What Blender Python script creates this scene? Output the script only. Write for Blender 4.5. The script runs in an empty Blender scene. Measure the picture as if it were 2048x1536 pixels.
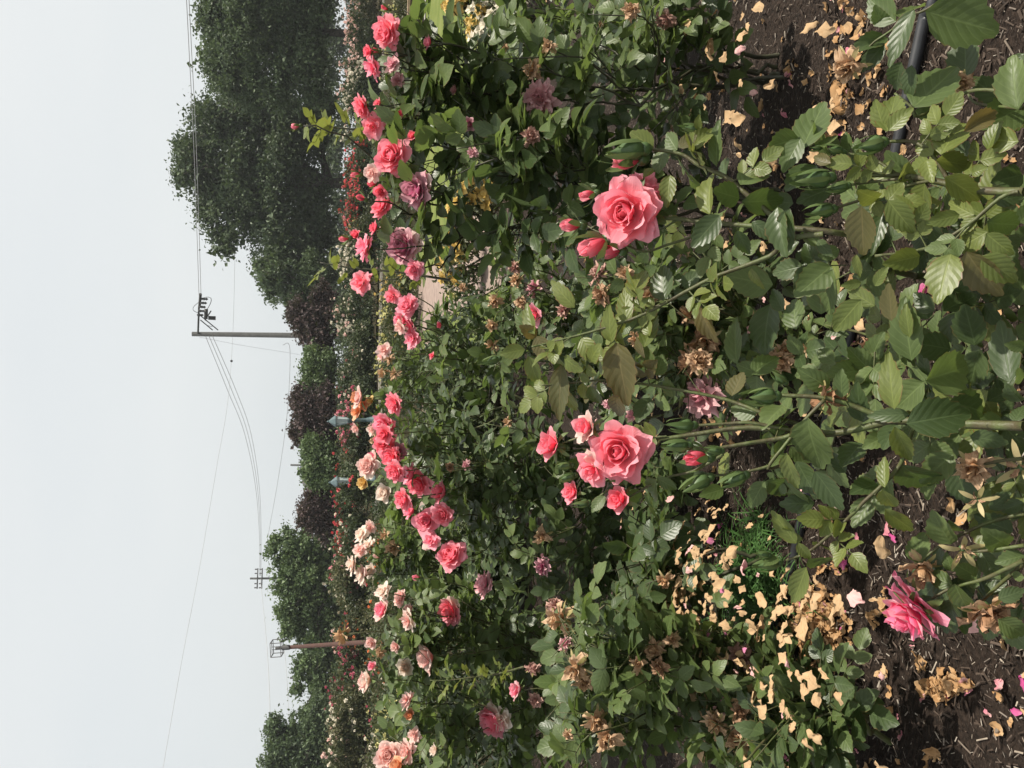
import bpy, math, random
import numpy as np
from mathutils import Vector, Matrix, noise

random.seed(7)
RNG = np.random.default_rng(7)
scene = bpy.context.scene
COL = scene.collection
PI = math.pi

# ------------------------------------------------------------------ camera
# The photograph is a portrait picture stored lying on its side: the world's up points to the picture's left.
PITCH = math.radians(10.66)      # looking down
ROLL = 0.035
F = 1774.0                       # focal length in photograph pixels (2048 wide)
CAM = Vector((0.0, 0.0, 1.15))
FWD = Vector((0, math.cos(PITCH), -math.sin(PITCH)))
R0 = Vector((1, 0, 0))
U0 = Vector((0, math.sin(PITCH), math.cos(PITCH)))
RIGHT = (R0 * math.cos(ROLL) + U0 * math.sin(ROLL)).normalized()     # upright right
UP = (U0 * math.cos(ROLL) - R0 * math.sin(ROLL)).normalized()        # upright up
cam_data = bpy.data.cameras.new('camera')
cam_data.sensor_fit = 'HORIZONTAL'
cam_data.sensor_width = 36.0
cam_data.lens = 36.0 * F / 2048.0
cam_data.clip_start = 0.05
cam_data.clip_end = 2000.0
cam = bpy.data.objects.new('camera', cam_data)
COL.objects.link(cam)
cx, cy, cz = -UP, RIGHT, -FWD
cam.matrix_world = Matrix(((cx.x, cy.x, cz.x, CAM.x), (cx.y, cy.y, cz.y, CAM.y), (cx.z, cy.z, cz.z, CAM.z), (0, 0, 0, 1)))
scene.camera = cam

# ------------------------------------------------------------------ sun and sky
SUN_EL = math.radians(59)
SUN_DIR = Vector((0.95, -0.10, 0)).normalized() * math.cos(SUN_EL) + Vector((0, 0, math.sin(SUN_EL)))
sun_data = bpy.data.lights.new('sun', 'SUN')
sun_data.energy = 5.0
sun_data.angle = math.radians(1.0)
sun_data.color = (1.0, 0.93, 0.82)
sun = bpy.data.objects.new('sun', sun_data)
COL.objects.link(sun)
sun.location = (3, 3, 12)
sun.rotation_euler = SUN_DIR.to_track_quat('Z', 'Y').to_euler()

world = bpy.data.worlds.new('World')
scene.world = world
world.use_nodes = True
wn = world.node_tree
wn.nodes.clear()
w_out = wn.nodes.new('ShaderNodeOutputWorld')
w_bg = wn.nodes.new('ShaderNodeBackground')
w_sky = wn.nodes.new('ShaderNodeTexSky')
w_sky.sky_type = 'NISHITA'
w_sky.sun_disc = False
w_sky.sun_elevation = SUN_EL
w_sky.sun_rotation = math.atan2(SUN_DIR.x, SUN_DIR.y)
w_sky.dust_density = 6.0
w_sky.air_density = 1.0
w_co = wn.nodes.new('ShaderNodeTexCoord')
w_map = wn.nodes.new('ShaderNodeMapping')
w_map.inputs['Scale'].default_value = (1.0, 1.0, 3.5)
w_noise = wn.nodes.new('ShaderNodeTexNoise')
w_noise.inputs['Scale'].default_value = 1.3
w_noise.inputs['Detail'].default_value = 3
w_ramp = wn.nodes.new('ShaderNodeValToRGB')       # thin overcast veil
w_ramp.color_ramp.elements[0].position = 0.3
w_ramp.color_ramp.elements[0].color = (7.15, 7.55, 7.7, 1)
w_ramp.color_ramp.elements[1].position = 0.7
w_ramp.color_ramp.elements[1].color = (8.25, 8.4, 8.25, 1)
w_mix = wn.nodes.new('ShaderNodeMixRGB')
w_mix.inputs['Fac'].default_value = 0.86
wn.links.new(w_co.outputs['Generated'], w_map.inputs['Vector'])
wn.links.new(w_map.outputs['Vector'], w_noise.inputs['Vector'])
w_sep = wn.nodes.new('ShaderNodeSeparateXYZ')
wn.links.new(w_co.outputs['Generated'], w_sep.inputs[0])
w_m1 = wn.nodes.new('ShaderNodeMath'); w_m1.operation = 'MULTIPLY_ADD'
wn.links.new(w_sep.outputs['Z'], w_m1.inputs[0]); w_m1.inputs[1].default_value = 0.9
w_m2 = wn.nodes.new('ShaderNodeMath'); w_m2.operation = 'MULTIPLY_ADD'
wn.links.new(w_noise.outputs['Fac'], w_m2.inputs[0]); w_m2.inputs[1].default_value = 0.7; w_m2.inputs[2].default_value = -0.12
wn.links.new(w_m2.outputs[0], w_m1.inputs[2])
wn.links.new(w_m1.outputs[0], w_ramp.inputs['Fac'])
wn.links.new(w_sky.outputs['Color'], w_mix.inputs['Color1'])
wn.links.new(w_ramp.outputs['Color'], w_mix.inputs['Color2'])
wn.links.new(w_mix.outputs['Color'], w_bg.inputs['Color'])
w_bg.inputs['Strength'].default_value = 0.0855
wn.links.new(w_bg.outputs['Background'], w_out.inputs['Surface'])

scene.view_settings.view_transform = 'Standard'
scene.view_settings.look = 'None'
scene.view_settings.exposure = 0.44
scene.view_settings.gamma = 1.0
scene.view_settings.use_curve_mapping = False
scene.render.engine = 'CYCLES'
scene.cycles.max_bounces = 9
scene.cycles.diffuse_bounces = 6
scene.cycles.glossy_bounces = 2
scene.cycles.transmission_bounces = 4
scene.cycles.transparent_max_bounces = 4
scene.cycles.volume_bounces = 0
scene.cycles.use_denoising = True
HAZE = 0.00055

# ------------------------------------------------------------------ helpers: pixels of the photograph to world points

def ray(X, Y):
    u = 1536.0 - Y
    v = X
    return (FWD + RIGHT * ((u - 768.0) / F) - UP * ((v - 1024.0) / F))

def P(X, Y, D):
    return CAM + ray(X, Y) * D

def G(X, Y, z=0.0):
    d = ray(X, Y)
    t = (z - CAM.z) / d.z
    return CAM + d * t

def depth_of(p):
    return (p - CAM).dot(FWD)

def pix(p):
    q = p - CAM
    D = q.dot(FWD)
    return 1024.0 - q.dot(UP) / D * F, 1536.0 - (768.0 + q.dot(RIGHT) / D * F), D

def rnd(a, b):
    return random.uniform(a, b)

def rvec():
    while True:
        v = Vector((rnd(-1, 1), rnd(-1, 1), rnd(-1, 1)))
        if 0.05 < v.length < 1:
            return v.normalized()

# ------------------------------------------------------------------ helpers: objects

def props(o, label=None, cat=None, group=None, kind=None):
    if label: o['label'] = label
    if cat: o['category'] = cat
    if group: o['group'] = group
    if kind: o['kind'] = kind
    return o

WORLD = {}

def put(name, data, parent=None, M=None):
    """link an object; M is its world matrix"""
    o = bpy.data.objects.new(name, data)
    COL.objects.link(o)
    M = Matrix.Identity(4) if M is None else M
    if parent is not None:
        o.parent = parent
        o.matrix_basis = WORLD[parent.name].inverted() @ M
    else:
        o.matrix_basis = M
    WORLD[o.name] = M
    return o

def empty(name, loc):
    return put(name, None, None, Matrix.Translation(loc))

def mesh_np(name, verts, faces, mat, attrs=None, smooth=True):
    """faces: (m,3) or (m,4) int array or list of such arrays"""
    me = bpy.data.meshes.new(name)
    verts = np.asarray(verts, dtype=np.float32)
    fl = faces if isinstance(faces, list) else [faces]
    fl = [np.asarray(f, dtype=np.int32) for f in fl if len(f)]
    me.vertices.add(len(verts))
    me.vertices.foreach_set('co', verts.ravel())
    loops = np.concatenate([f.ravel() for f in fl])
    sizes = np.concatenate([np.full(len(f), f.shape[1], dtype=np.int32) for f in fl])
    starts = np.concatenate([[0], np.cumsum(sizes)[:-1]]).astype(np.int32)
    me.loops.add(len(loops))
    me.loops.foreach_set('vertex_index', loops)
    me.polygons.add(len(sizes))
    me.polygons.foreach_set('loop_start', starts)
    me.polygons.foreach_set('use_smooth', np.full(len(sizes), smooth, dtype=bool))
    for k, a in (attrs or {}).items():
        a = np.asarray(a, dtype=np.float32)
        if a.ndim == 1:
            at = me.attributes.new(k, 'FLOAT', 'POINT')
            at.data.foreach_set('value', a)
        else:
            at = me.attributes.new(k, 'FLOAT_VECTOR', 'POINT')
            at.data.foreach_set('vector', a.ravel())
    if mat is not None:
        for m in (mat if isinstance(mat, list) else [mat]):
            me.materials.append(m)
    me.update(calc_edges=True)
    me.validate()
    return me

class MB:
    """a growing mesh"""
    def __init__(s):
        s.v, s.q, s.t, s.a = [], [], [], []
    def grid(s, pts, nu, nv, closed=False, a=0.5):
        b = len(s.v)
        s.v += [tuple(p) for p in pts]
        s.a += [a] * len(pts)
        for i in range(nu - 1):
            for j in range(nv - (0 if closed else 1)):
                j2 = (j + 1) % nv
                s.q.append((b + i * nv + j, b + i * nv + j2, b + (i + 1) * nv + j2, b + (i + 1) * nv + j))
    def tube(s, pts, radii, n=6, cap=True, a=0.5):
        pts = [Vector(p) for p in pts]
        if not hasattr(radii, '__len__'):
            radii = [radii] * len(pts)
        ring = []
        ref = None
        for i, p in enumerate(pts):
            t = (pts[min(i + 1, len(pts) - 1)] - pts[max(i - 1, 0)])
            if t.length < 1e-9: t = Vector((0, 0, 1))
            t.normalize()
            if ref is None:
                ref = t.orthogonal().normalized()
            ref = (ref - t * ref.dot(t))
            if ref.length < 1e-6: ref = t.orthogonal()
            ref.normalize()
            bi = t.cross(ref)
            for k in range(n):
                an = 2 * PI * k / n
                ring.append(p + (ref * math.cos(an) + bi * math.sin(an)) * radii[i])
        b = len(s.v)
        s.grid(ring, len(pts), n, True, a)
        if cap:
            for base, c in ((b, pts[0]), (b + (len(pts) - 1) * n, pts[-1])):
                s.v.append(tuple(c)); s.a.append(a)
                ci = len(s.v) - 1
                for k in range(n):
                    s.t.append((base + k, base + (k + 1) % n, ci))
    def box(s, c, h, ax=None, a=0.5):
        X, Y, Z = ax or (Vector((1, 0, 0)), Vector((0, 1, 0)), Vector((0, 0, 1)))
        c = Vector(c)
        b = len(s.v)
        for sx in (-1, 1):
            for sy in (-1, 1):
                for sz in (-1, 1):
                    s.v.append(tuple(c + X * (sx * h[0]) + Y * (sy * h[1]) + Z * (sz * h[2]))); s.a.append(a)
        for f in ((0, 1, 3, 2), (4, 6, 7, 5), (0, 4, 5, 1), (2, 3, 7, 6), (0, 2, 6, 4), (1, 5, 7, 3)):
            s.q.append(tuple(b + k for k in f))
    def lathe(s, c, prof, n=10, ax=None, a=0.5):
        X, Y, Z = ax or (Vector((1, 0, 0)), Vector((0, 1, 0)), Vector((0, 0, 1)))
        c = Vector(c)
        pts = []
        for r, z in prof:
            for k in range(n):
                an = 2 * PI * k / n
                pts.append(c + X * (r * math.cos(an)) + Y * (r * math.sin(an)) + Z * z)
        s.grid(pts, len(prof), n, True, a)
    def mesh(s, name, mat, smooth=True):
        f = []
        if s.q: f.append(np.array(s.q))
        if s.t: f.append(np.array(s.t))
        return mesh_np(name, np.array(s.v), f, mat, {'rnd': np.array(s.a)}, smooth)
    def build(s, name, mat, parent=None, smooth=True):
        return put(name, s.mesh(name, mat, smooth), parent, None if parent is None else Matrix.Identity(4))

# ------------------------------------------------------------------ materials

def new_mat(name):
    m = bpy.data.materials.new(name)
    m.use_nodes = True
    nt = m.node_tree
    nt.nodes.clear()
    out = nt.nodes.new('ShaderNodeOutputMaterial')
    return m, nt, out

def N(nt, kind, **kw):
    n = nt.nodes.new('ShaderNode' + kind)
    for k, v in kw.items():
        if k in n.inputs: n.inputs[k].default_value = v
        else: setattr(n, k, v)
    return n

def math_node(nt, op, a, b=None):
    n = nt.nodes.new('ShaderNodeMath')
    n.operation = op
    for i, x in enumerate((a, b)):
        if x is None: continue
        if isinstance(x, (int, float)): n.inputs[i].default_value = x
        else: nt.links.new(x, n.inputs[i])
    return n.outputs[0]

def mixc(nt, fac, a, b, blend='MIX'):
    n = nt.nodes.new('ShaderNodeMixRGB')
    n.blend_type = blend
    for i, x in zip(('Fac', 'Color1', 'Color2'), (fac, a, b)):
        if isinstance(x, (int, float)): n.inputs[i].default_value = x
        elif isinstance(x, tuple): n.inputs[i].default_value = (*x, 1) if len(x) == 3 else x
        else: nt.links.new(x, n.inputs[i])
    return n.outputs[0]

def leaf_mat(name, col, col2, trans, rough=0.39, tfac=0.3, blemish=0.5, spec=0.42):
    m, nt, out = new_mat(name)
    at = N(nt, 'Attribute', attribute_name='rnd')
    lu = N(nt, 'Attribute', attribute_name='luv')
    sep = N(nt, 'SeparateXYZ')
    nt.links.new(lu.outputs['Vector'], sep.inputs[0])
    s, t = sep.outputs['X'], sep.outputs['Y']
    tabs = math_node(nt, 'ABSOLUTE', t)
    # side veins run forward from the midrib
    ph = math_node(nt, 'SUBTRACT', math_node(nt, 'ADD', math_node(nt, 'MULTIPLY', s, 6.3), math_node(nt, 'MULTIPLY', at.outputs['Fac'], 3.0)), math_node(nt, 'MULTIPLY', tabs, 2.0))
    fr = math_node(nt, 'FRACT', ph)
    tri = math_node(nt, 'ABSOLUTE', math_node(nt, 'SUBTRACT', fr, 0.5))
    vein = math_node(nt, 'SUBTRACT', 1.0, math_node(nt, 'MULTIPLY', tri, 9.0))
    vein = math_node(nt, 'MAXIMUM', vein, 0.0)
    mid = math_node(nt, 'MAXIMUM', math_node(nt, 'SUBTRACT', 1.0, math_node(nt, 'MULTIPLY', tabs, 14.0)), 0.0)
    veins = math_node(nt, 'MAXIMUM', math_node(nt, 'MULTIPLY', vein, 0.5), mid)
    base = mixc(nt, at.outputs['Fac'], col, col2)
    tc = N(nt, 'TexCoord')
    nz = N(nt, 'TexNoise', Scale=3.2, Detail=4.0)
    nt.links.new(lu.outputs['Vector'], nz.inputs['Vector'])
    wob = math_node(nt, 'MULTIPLY', math_node(nt, 'SUBTRACT', nz.outputs['Fac'], 0.5), 0.9)
    base = mixc(nt, math_node(nt, 'ADD', 0.35, wob), base, tuple(c * 0.62 for c in col))
    base = mixc(nt, math_node(nt, 'MULTIPLY', veins, 0.30), base, tuple(min(1, c * 1.9 + 0.02) for c in col2))
    # browned rims
    rim = math_node(nt, 'MULTIPLY', math_node(nt, 'GREATER_THAN', math_node(nt, 'ADD', tabs, math_node(nt, 'MULTIPLY', nz.outputs['Fac'], 0.5)), 1.22), blemish)
    base = mixc(nt, rim, base, (0.16, 0.09, 0.035))
    geo = N(nt, 'NewGeometry')
    base = mixc(nt, math_node(nt, 'MULTIPLY', geo.outputs['Backfacing'], 0.45), base, tuple(min(1, c * 1.5 + 0.03) for c in col2))
    bs = N(nt, 'BsdfPrincipled', Roughness=rough)
    bs.inputs['Specular IOR Level'].default_value = spec
    nt.links.new(base, bs.inputs['Base Color'])
    bump = N(nt, 'Bump', Strength=0.16, Distance=0.004)
    hgt = math_node(nt, 'SUBTRACT', math_node(nt, 'MULTIPLY', tri, 0.9), math_node(nt, 'MULTIPLY', mid, 0.8))
    hgt = math_node(nt, 'ADD', hgt, math_node(nt, 'MULTIPLY', nz.outputs['Fac'], 0.6))
    nt.links.new(hgt, bump.inputs['Height'])
    nt.links.new(bump.outputs[0], bs.inputs['Normal'])
    tr = N(nt, 'BsdfTranslucent')
    nt.links.new(mixc(nt, 0.55, base, trans), tr.inputs['Color'])
    mx = N(nt, 'MixShader')
    mx.inputs[0].default_value = tfac
    nt.links.new(bs.outputs[0], mx.inputs[1])
    nt.links.new(tr.outputs[0], mx.inputs[2])
    nt.links.new(mx.outputs[0], out.inputs['Surface'])
    return m

LEAF = {
    'd': leaf_mat('leaf_dark_green', (0.046, 0.074, 0.026), (0.082, 0.118, 0.044), (0.18, 0.28, 0.04), rough=0.39, tfac=0.26, spec=0.42),
    'g': leaf_mat('leaf_mid_green', (0.082, 0.122, 0.038), (0.136, 0.182, 0.062), (0.26, 0.38, 0.06), rough=0.45, tfac=0.31),
    'y': leaf_mat('leaf_young_green', (0.112, 0.148, 0.036), (0.190, 0.222, 0.056), (0.32, 0.36, 0.05), rough=0.42, tfac=0.34, blemish=0.9),
    'r': leaf_mat('leaf_reddish_green', (0.085, 0.092, 0.032), (0.150, 0.115, 0.044), (0.34, 0.24, 0.05), rough=0.42, tfac=0.32, blemish=0.7),
}

def simple_leaf_mat(name, cols, tfac=0.2, rough=0.5):
    """small far leaves: colour by the rnd attribute"""
    m, nt, out = new_mat(name)
    at = N(nt, 'Attribute', attribute_name='rnd')
    rp = N(nt, 'ValToRGB')
    els = rp.color_ramp.elements
    while len(els) < len(cols): els.new(0.5)
    for i, c in enumerate(cols):
        els[i].position = i / (len(cols) - 1)
        els[i].color = (*c, 1)
    nt.links.new(at.outputs['Fac'], rp.inputs['Fac'])
    bs = N(nt, 'BsdfPrincipled', Roughness=rough)
    bs.inputs['Specular IOR Level'].default_value = 0.3
    nt.links.new(rp.outputs['Color'], bs.inputs['Base Color'])
    tr = N(nt, 'BsdfTranslucent')
    nt.links.new(mixc(nt, 0.4, rp.outputs['Color'], (0.14, 0.2, 0.04)), tr.inputs['Color'])
    mx = N(nt, 'MixShader')
    mx.inputs[0].default_value = tfac
    nt.links.new(bs.outputs[0], mx.inputs[1])
    nt.links.new(tr.outputs[0], mx.inputs[2])
    nt.links.new(mx.outputs[0], out.inputs['Surface'])
    return m

def petal_mat(name, inner, edge, back, tfac=0.35, rough=0.55, spots=0.0, spot_col=(0.2, 0.1, 0.05)):
    m, nt, out = new_mat(name)
    pt = N(nt, 'Attribute', attribute_name='luv')
    at = N(nt, 'Attribute', attribute_name='rnd')
    sep = N(nt, 'SeparateXYZ')
    nt.links.new(pt.outputs['Vector'], sep.inputs[0])
    nz = N(nt, 'TexNoise', Scale=2.5, Detail=4.0)
    nt.links.new(pt.outputs['Vector'], nz.inputs['Vector'])
    st = N(nt, 'TexNoise', Scale=1.0, Detail=2.0)     # fine veins running to the rim
    mp = N(nt, 'Mapping')
    mp.inputs['Scale'].default_value = (1.2, 16.0, 3.0)
    nt.links.new(pt.outputs['Vector'], mp.inputs['Vector'])
    nt.links.new(mp.outputs[0], st.inputs['Vector'])
    fac = math_node(nt, 'POWER', sep.outputs['X'], 2.0)
    fac = math_node(nt, 'ADD', fac, math_node(nt, 'MULTIPLY', math_node(nt, 'SUBTRACT', nz.outputs['Fac'], 0.5), 0.7))
    fac = math_node(nt, 'ADD', fac, math_node(nt, 'MULTIPLY', math_node(nt, 'SUBTRACT', st.outputs['Fac'], 0.5), 0.35))
    fac = math_node(nt, 'ADD', fac, math_node(nt, 'MULTIPLY', math_node(nt, 'SUBTRACT', at.outputs['Fac'], 0.5), 0.5))
    fac = math_node(nt, 'MINIMUM', math_node(nt, 'MAXIMUM', fac, 0.0), 1.0)
    c = mixc(nt, fac, inner, edge)
    rim = math_node(nt, 'POWER', sep.outputs['X'], 9.0)
    c = mixc(nt, math_node(nt, 'MULTIPLY', rim, 0.4), c, back)
    geo = N(nt, 'NewGeometry')
    c = mixc(nt, math_node(nt, 'MULTIPLY', geo.outputs['Backfacing'], 0.7), c, back)
    if spots > 0:
        n2 = N(nt, 'TexNoise', Scale=5.0, Detail=5.0)
        nt.links.new(pt.outputs['Vector'], n2.inputs['Vector'])
        sp = math_node(nt, 'MULTIPLY', math_node(nt, 'MAXIMUM', math_node(nt, 'SUBTRACT', n2.outputs['Fac'], 0.5), 0.0), 6 * spots)
        sp = math_node(nt, 'MINIMUM', sp, spots)
        c = mixc(nt, sp, c, spot_col)
    bs = N(nt, 'BsdfPrincipled', Roughness=rough)
    bs.inputs['Specular IOR Level'].default_value = 0.22
    nt.links.new(c, bs.inputs['Base Color'])
    bump = N(nt, 'Bump', Strength=0.25, Distance=0.003)
    nt.links.new(math_node(nt, 'ADD', nz.outputs['Fac'], st.outputs['Fac']), bump.inputs['Height'])
    nt.links.new(bump.outputs[0], bs.inputs['Normal'])
    tr = N(nt, 'BsdfTranslucent')
    warm = mixc(nt, 0.5, c, tuple(min(1.0, x ** 0.85 * 1.12) for x in inner))
    nt.links.new(warm, tr.inputs['Color'])
    mx = N(nt, 'MixShader')
    mx.inputs[0].default_value = tfac
    nt.links.new(bs.outputs[0], mx.inputs[1])
    nt.links.new(tr.outputs[0], mx.inputs[2])
    nt.links.new(mx.outputs[0], out.inputs['Surface'])
    return m

PETAL = {
    'coral': petal_mat('petal_coral_pink', (0.90, 0.110, 0.180), (0.93, 0.30, 0.37), (0.93, 0.46, 0.52), tfac=0.46),
    'pink': petal_mat('petal_rose_pink', (0.88, 0.155, 0.255), (0.92, 0.35, 0.44), (0.92, 0.50, 0.57), tfac=0.46),
    'deep': petal_mat('petal_deep_pink', (0.90, 0.085, 0.150), (0.92, 0.22, 0.29), (0.92, 0.34, 0.40), tfac=0.46),
    'hot': petal_mat('petal_hot_pink', (0.88, 0.085, 0.24), (0.90, 0.24, 0.39), (0.92, 0.44, 0.54), tfac=0.40),
    'pale': petal_mat('petal_pale_pink', (0.84, 0.42, 0.39), (0.86, 0.64, 0.58), (0.86, 0.70, 0.63), tfac=0.46),
    'cream': petal_mat('petal_cream', (0.84, 0.62, 0.52), (0.86, 0.77, 0.67), (0.86, 0.78, 0.69), tfac=0.46),
    'mauve': petal_mat('petal_fading_mauve', (0.44, 0.05, 0.17), (0.66, 0.25, 0.34), (0.80, 0.52, 0.54), spots=0.12),
    'dusty': petal_mat('petal_dusty_pink', (0.60, 0.20, 0.28), (0.74, 0.40, 0.44), (0.76, 0.50, 0.50), spots=0.35, spot_col=(0.4, 0.2, 0.14)),
    'tan': petal_mat('petal_withered_tan', (0.42, 0.22, 0.105), (0.60, 0.40, 0.23), (0.58, 0.41, 0.27), tfac=0.22, rough=0.7, spots=0.6, spot_col=(0.22, 0.10, 0.045)),
    'brown': petal_mat('petal_withered_brown', (0.26, 0.13, 0.065), (0.45, 0.26, 0.15), (0.44, 0.28, 0.18), tfac=0.18, rough=0.75, spots=0.7, spot_col=(0.10, 0.05, 0.025)),
    'mauvetan': petal_mat('petal_withered_mauve', (0.40, 0.16, 0.15), (0.52, 0.31, 0.26), (0.52, 0.34, 0.28), tfac=0.22, rough=0.7, spots=0.6, spot_col=(0.24, 0.12, 0.07)),
    'peach': petal_mat('petal_peach', (0.76, 0.26, 0.10), (0.78, 0.42, 0.25), (0.78, 0.45, 0.28)),
    'yellow': petal_mat('petal_yellow', (0.70, 0.42, 0.10), (0.76, 0.54, 0.20), (0.76, 0.56, 0.26)),
    'lemon': petal_mat('petal_lemon', (0.62, 0.52, 0.12), (0.72, 0.66, 0.30), (0.72, 0.66, 0.36)),
    'ground_tan': petal_mat('petal_dry_tan', (0.38, 0.22, 0.10), (0.49, 0.33, 0.18), (0.49, 0.35, 0.205), tfac=0.15, rough=0.75, spots=0.5, spot_col=(0.36, 0.19, 0.08)),
    'ground_pink': petal_mat('petal_dry_pink', (0.58, 0.20, 0.26), (0.70, 0.42, 0.40), (0.70, 0.46, 0.42), tfac=0.2, rough=0.7, spots=0.3, spot_col=(0.5, 0.28, 0.2)),
    'ground_magenta': petal_mat('petal_dry_magenta', (0.46, 0.07, 0.22), (0.58, 0.18, 0.32), (0.58, 0.22, 0.34), tfac=0.2, rough=0.65),
}

def plain_mat(name, col, rough=0.6, var=0.25, scale=20.0, metal=0.0, bump=0.0, col2=None, coord='Object', spec=0.4):
    m, nt, out = new_mat(name)
    tc = N(nt, 'TexCoord')
    nz = N(nt, 'TexNoise', Scale=scale, Detail=6.0)
    nt.links.new(tc.outputs[coord], nz.inputs['Vector'])
    c2 = col2 or tuple(c * (1 - var) for c in col)
    rp = N(nt, 'ValToRGB')
    rp.color_ramp.elements[0].position = 0.35
    rp.color_ramp.elements[0].color = (*c2, 1)
    rp.color_ramp.elements[1].position = 0.65
    rp.color_ramp.elements[1].color = (*col, 1)
    nt.links.new(nz.outputs['Fac'], rp.inputs['Fac'])
    bs = N(nt, 'BsdfPrincipled', Roughness=rough, Metallic=metal)
    bs.inputs['Specular IOR Level'].default_value = spec
    nt.links.new(rp.outputs['Color'], bs.inputs['Base Color'])
    if bump:
        b = N(nt, 'Bump', Strength=bump, Distance=0.02)
        nt.links.new(nz.outputs['Fac'], b.inputs['Height'])
        nt.links.new(b.outputs[0], bs.inputs['Normal'])
    nt.links.new(bs.outputs[0], out.inputs['Surface'])
    return m

M_CANE = plain_mat('cane_green', (0.078, 0.104, 0.030), 0.55, col2=(0.062, 0.052, 0.024), scale=42, bump=0.3)
M_YOUNG = plain_mat('cane_young_green', (0.125, 0.165, 0.050), 0.45, col2=(0.085, 0.125, 0.040), scale=35)
M_OLD = plain_mat('cane_old_dark', (0.060, 0.062, 0.032), 0.6, col2=(0.030, 0.028, 0.018), scale=30)
M_SEPAL = simple_leaf_mat('sepal_green', [(0.075, 0.125, 0.040), (0.14, 0.19, 0.07)], tfac=0.25)
M_DRYSEPAL = simple_leaf_mat('sepal_dry', [(0.30, 0.26, 0.10), (0.46, 0.38, 0.20)], tfac=0.25)
M_HIP = plain_mat('hip_green', (0.080, 0.135, 0.045), 0.4, col2=(0.055, 0.095, 0.035), scale=60)
M_HIPRED = plain_mat('hip_reddish', (0.20, 0.095, 0.055), 0.4, col2=(0.10, 0.10, 0.04), scale=50)
M_STAMEN = plain_mat('stamen_dark', (0.10, 0.055, 0.02), 0.8, col2=(0.03, 0.016, 0.008), scale=150)

# ------------------------------------------------------------------ leaf shapes (base at origin, tip along +Y, face +Z, length 1)

def leaf_template(nseg, cols, teeth, fold, curl, wave, ph, width=0.64, twist=0.0):
    vs, uv = [], []
    ts = {3: (-1, 0, 1), 5: (-1, -0.5, 0, 0.5, 1)}[cols]
    for i in range(nseg + 1):
        s = i / nseg
        w = width * 0.5 * (math.sin(PI * min(1, s ** 0.80)) ** 0.72) if 0 < s < 1 else 0.0
        if 0 < s < 1:
            w *= (1.0 + 0.10 * math.sin(PI * s)) * (0.9 if s > 0.82 else 1.0)
        for t in ts:
            ww = w
            yy = s
            if abs(t) == 1 and 0 < s < 1:
                if teeth:
                    ww = w * (1.04 if i % 2 else 0.94)
                    yy = s + (0.028 if i % 2 else -0.012)
            x = ww * t
            z = fold * abs(x) * 1.0 - 0.0
            z += -curl * s * s + 0.10 * curl * s
            z += wave * math.sin(s * 9 + ph + (1.3 if t > 0 else 0)) * abs(t) ** 1.5 * 0.5
            z += 0.035 * math.sin(3.1 * s + ph * 2.3) * (0.4 + s)
            x += twist * s * z
            vs.append((x, yy, z))
            uv.append((s, t, ph))
    nc = len(ts)
    q = []
    for i in range(nseg):
        for j in range(nc - 1):
            q.append((i * nc + j, i * nc + j + 1, (i + 1) * nc + j + 1, (i + 1) * nc + j))
    return np.array(vs), np.array(q), np.array(uv)

def leaf_set(nseg, cols, teeth, n):
    out = []
    for k in range(n):
        out.append(leaf_template(nseg, cols, teeth, fold=rnd(0.10, 0.45), curl=rnd(0.02, 0.32), wave=rnd(0.015, 0.06), ph=k * 1.7, width=rnd(0.58, 0.72)))
    return out

LT0 = leaf_set(14, 5, True, 8)
LT1 = leaf_set(10, 3, True, 8)
LT2 = leaf_set(6, 3, False, 8)
_lm = {}

def leaf_mesh(lod, var, cls):
    k = (lod, var, cls)
    if k not in _lm:
        v, q, uv = (LT0, LT1)[lod][var]
        _lm[k] = mesh_np('leaf', v, q, LEAF[cls], {'rnd': np.full(len(v), (var * 0.37) % 1.0), 'luv': uv})
    return _lm[k]

def leaf_matrix(base, d, nrm, L, W=None):
    d = d.normalized()
    n = nrm - d * nrm.dot(d)
    if n.length < 1e-4: n = d.orthogonal()
    n.normalize()
    x = d.cross(n)
    W = L if W is None else W
    x = x * W; y = d * L; z = n * L
    return Matrix(((x.x, y.x, z.x, base.x), (x.y, y.y, z.y, base.y), (x.z, y.z, z.z, base.z), (0, 0, 0, 1)))

def merge_leaves(name, items, mats, parent, templates):
    """items: (Matrix, cls); one mesh, one material per class"""
    classes = sorted({c for _, c in items})
    V, Q, A, UV, MI = [], [], [], [], []
    off = 0
    for M, c in items:
        k = random.randrange(len(templates))
        v, q, uv = templates[k]
        m = np.array(M)
        V.append(v @ m[:3, :3].T + m[:3, 3]); Q.append(q + off); UV.append(uv)
        A.append(np.full(len(v), random.random()))
        MI.append(np.full(len(q), classes.index(c), dtype=np.int32))
        off += len(v)
    me = mesh_np(name, np.concatenate(V), np.concatenate(Q), [mats[c] for c in classes], {'rnd': np.concatenate(A), 'luv': np.concatenate(UV)})
    me.polygons.foreach_set('material_index', np.concatenate(MI))
    o = put(name, me, parent, Matrix.Identity(4) if parent else None)
    o['kind'] = 'stuff'
    return o

# ------------------------------------------------------------------ roses (axis +Z, petals spring from the origin; open rose about 1 across)

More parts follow.
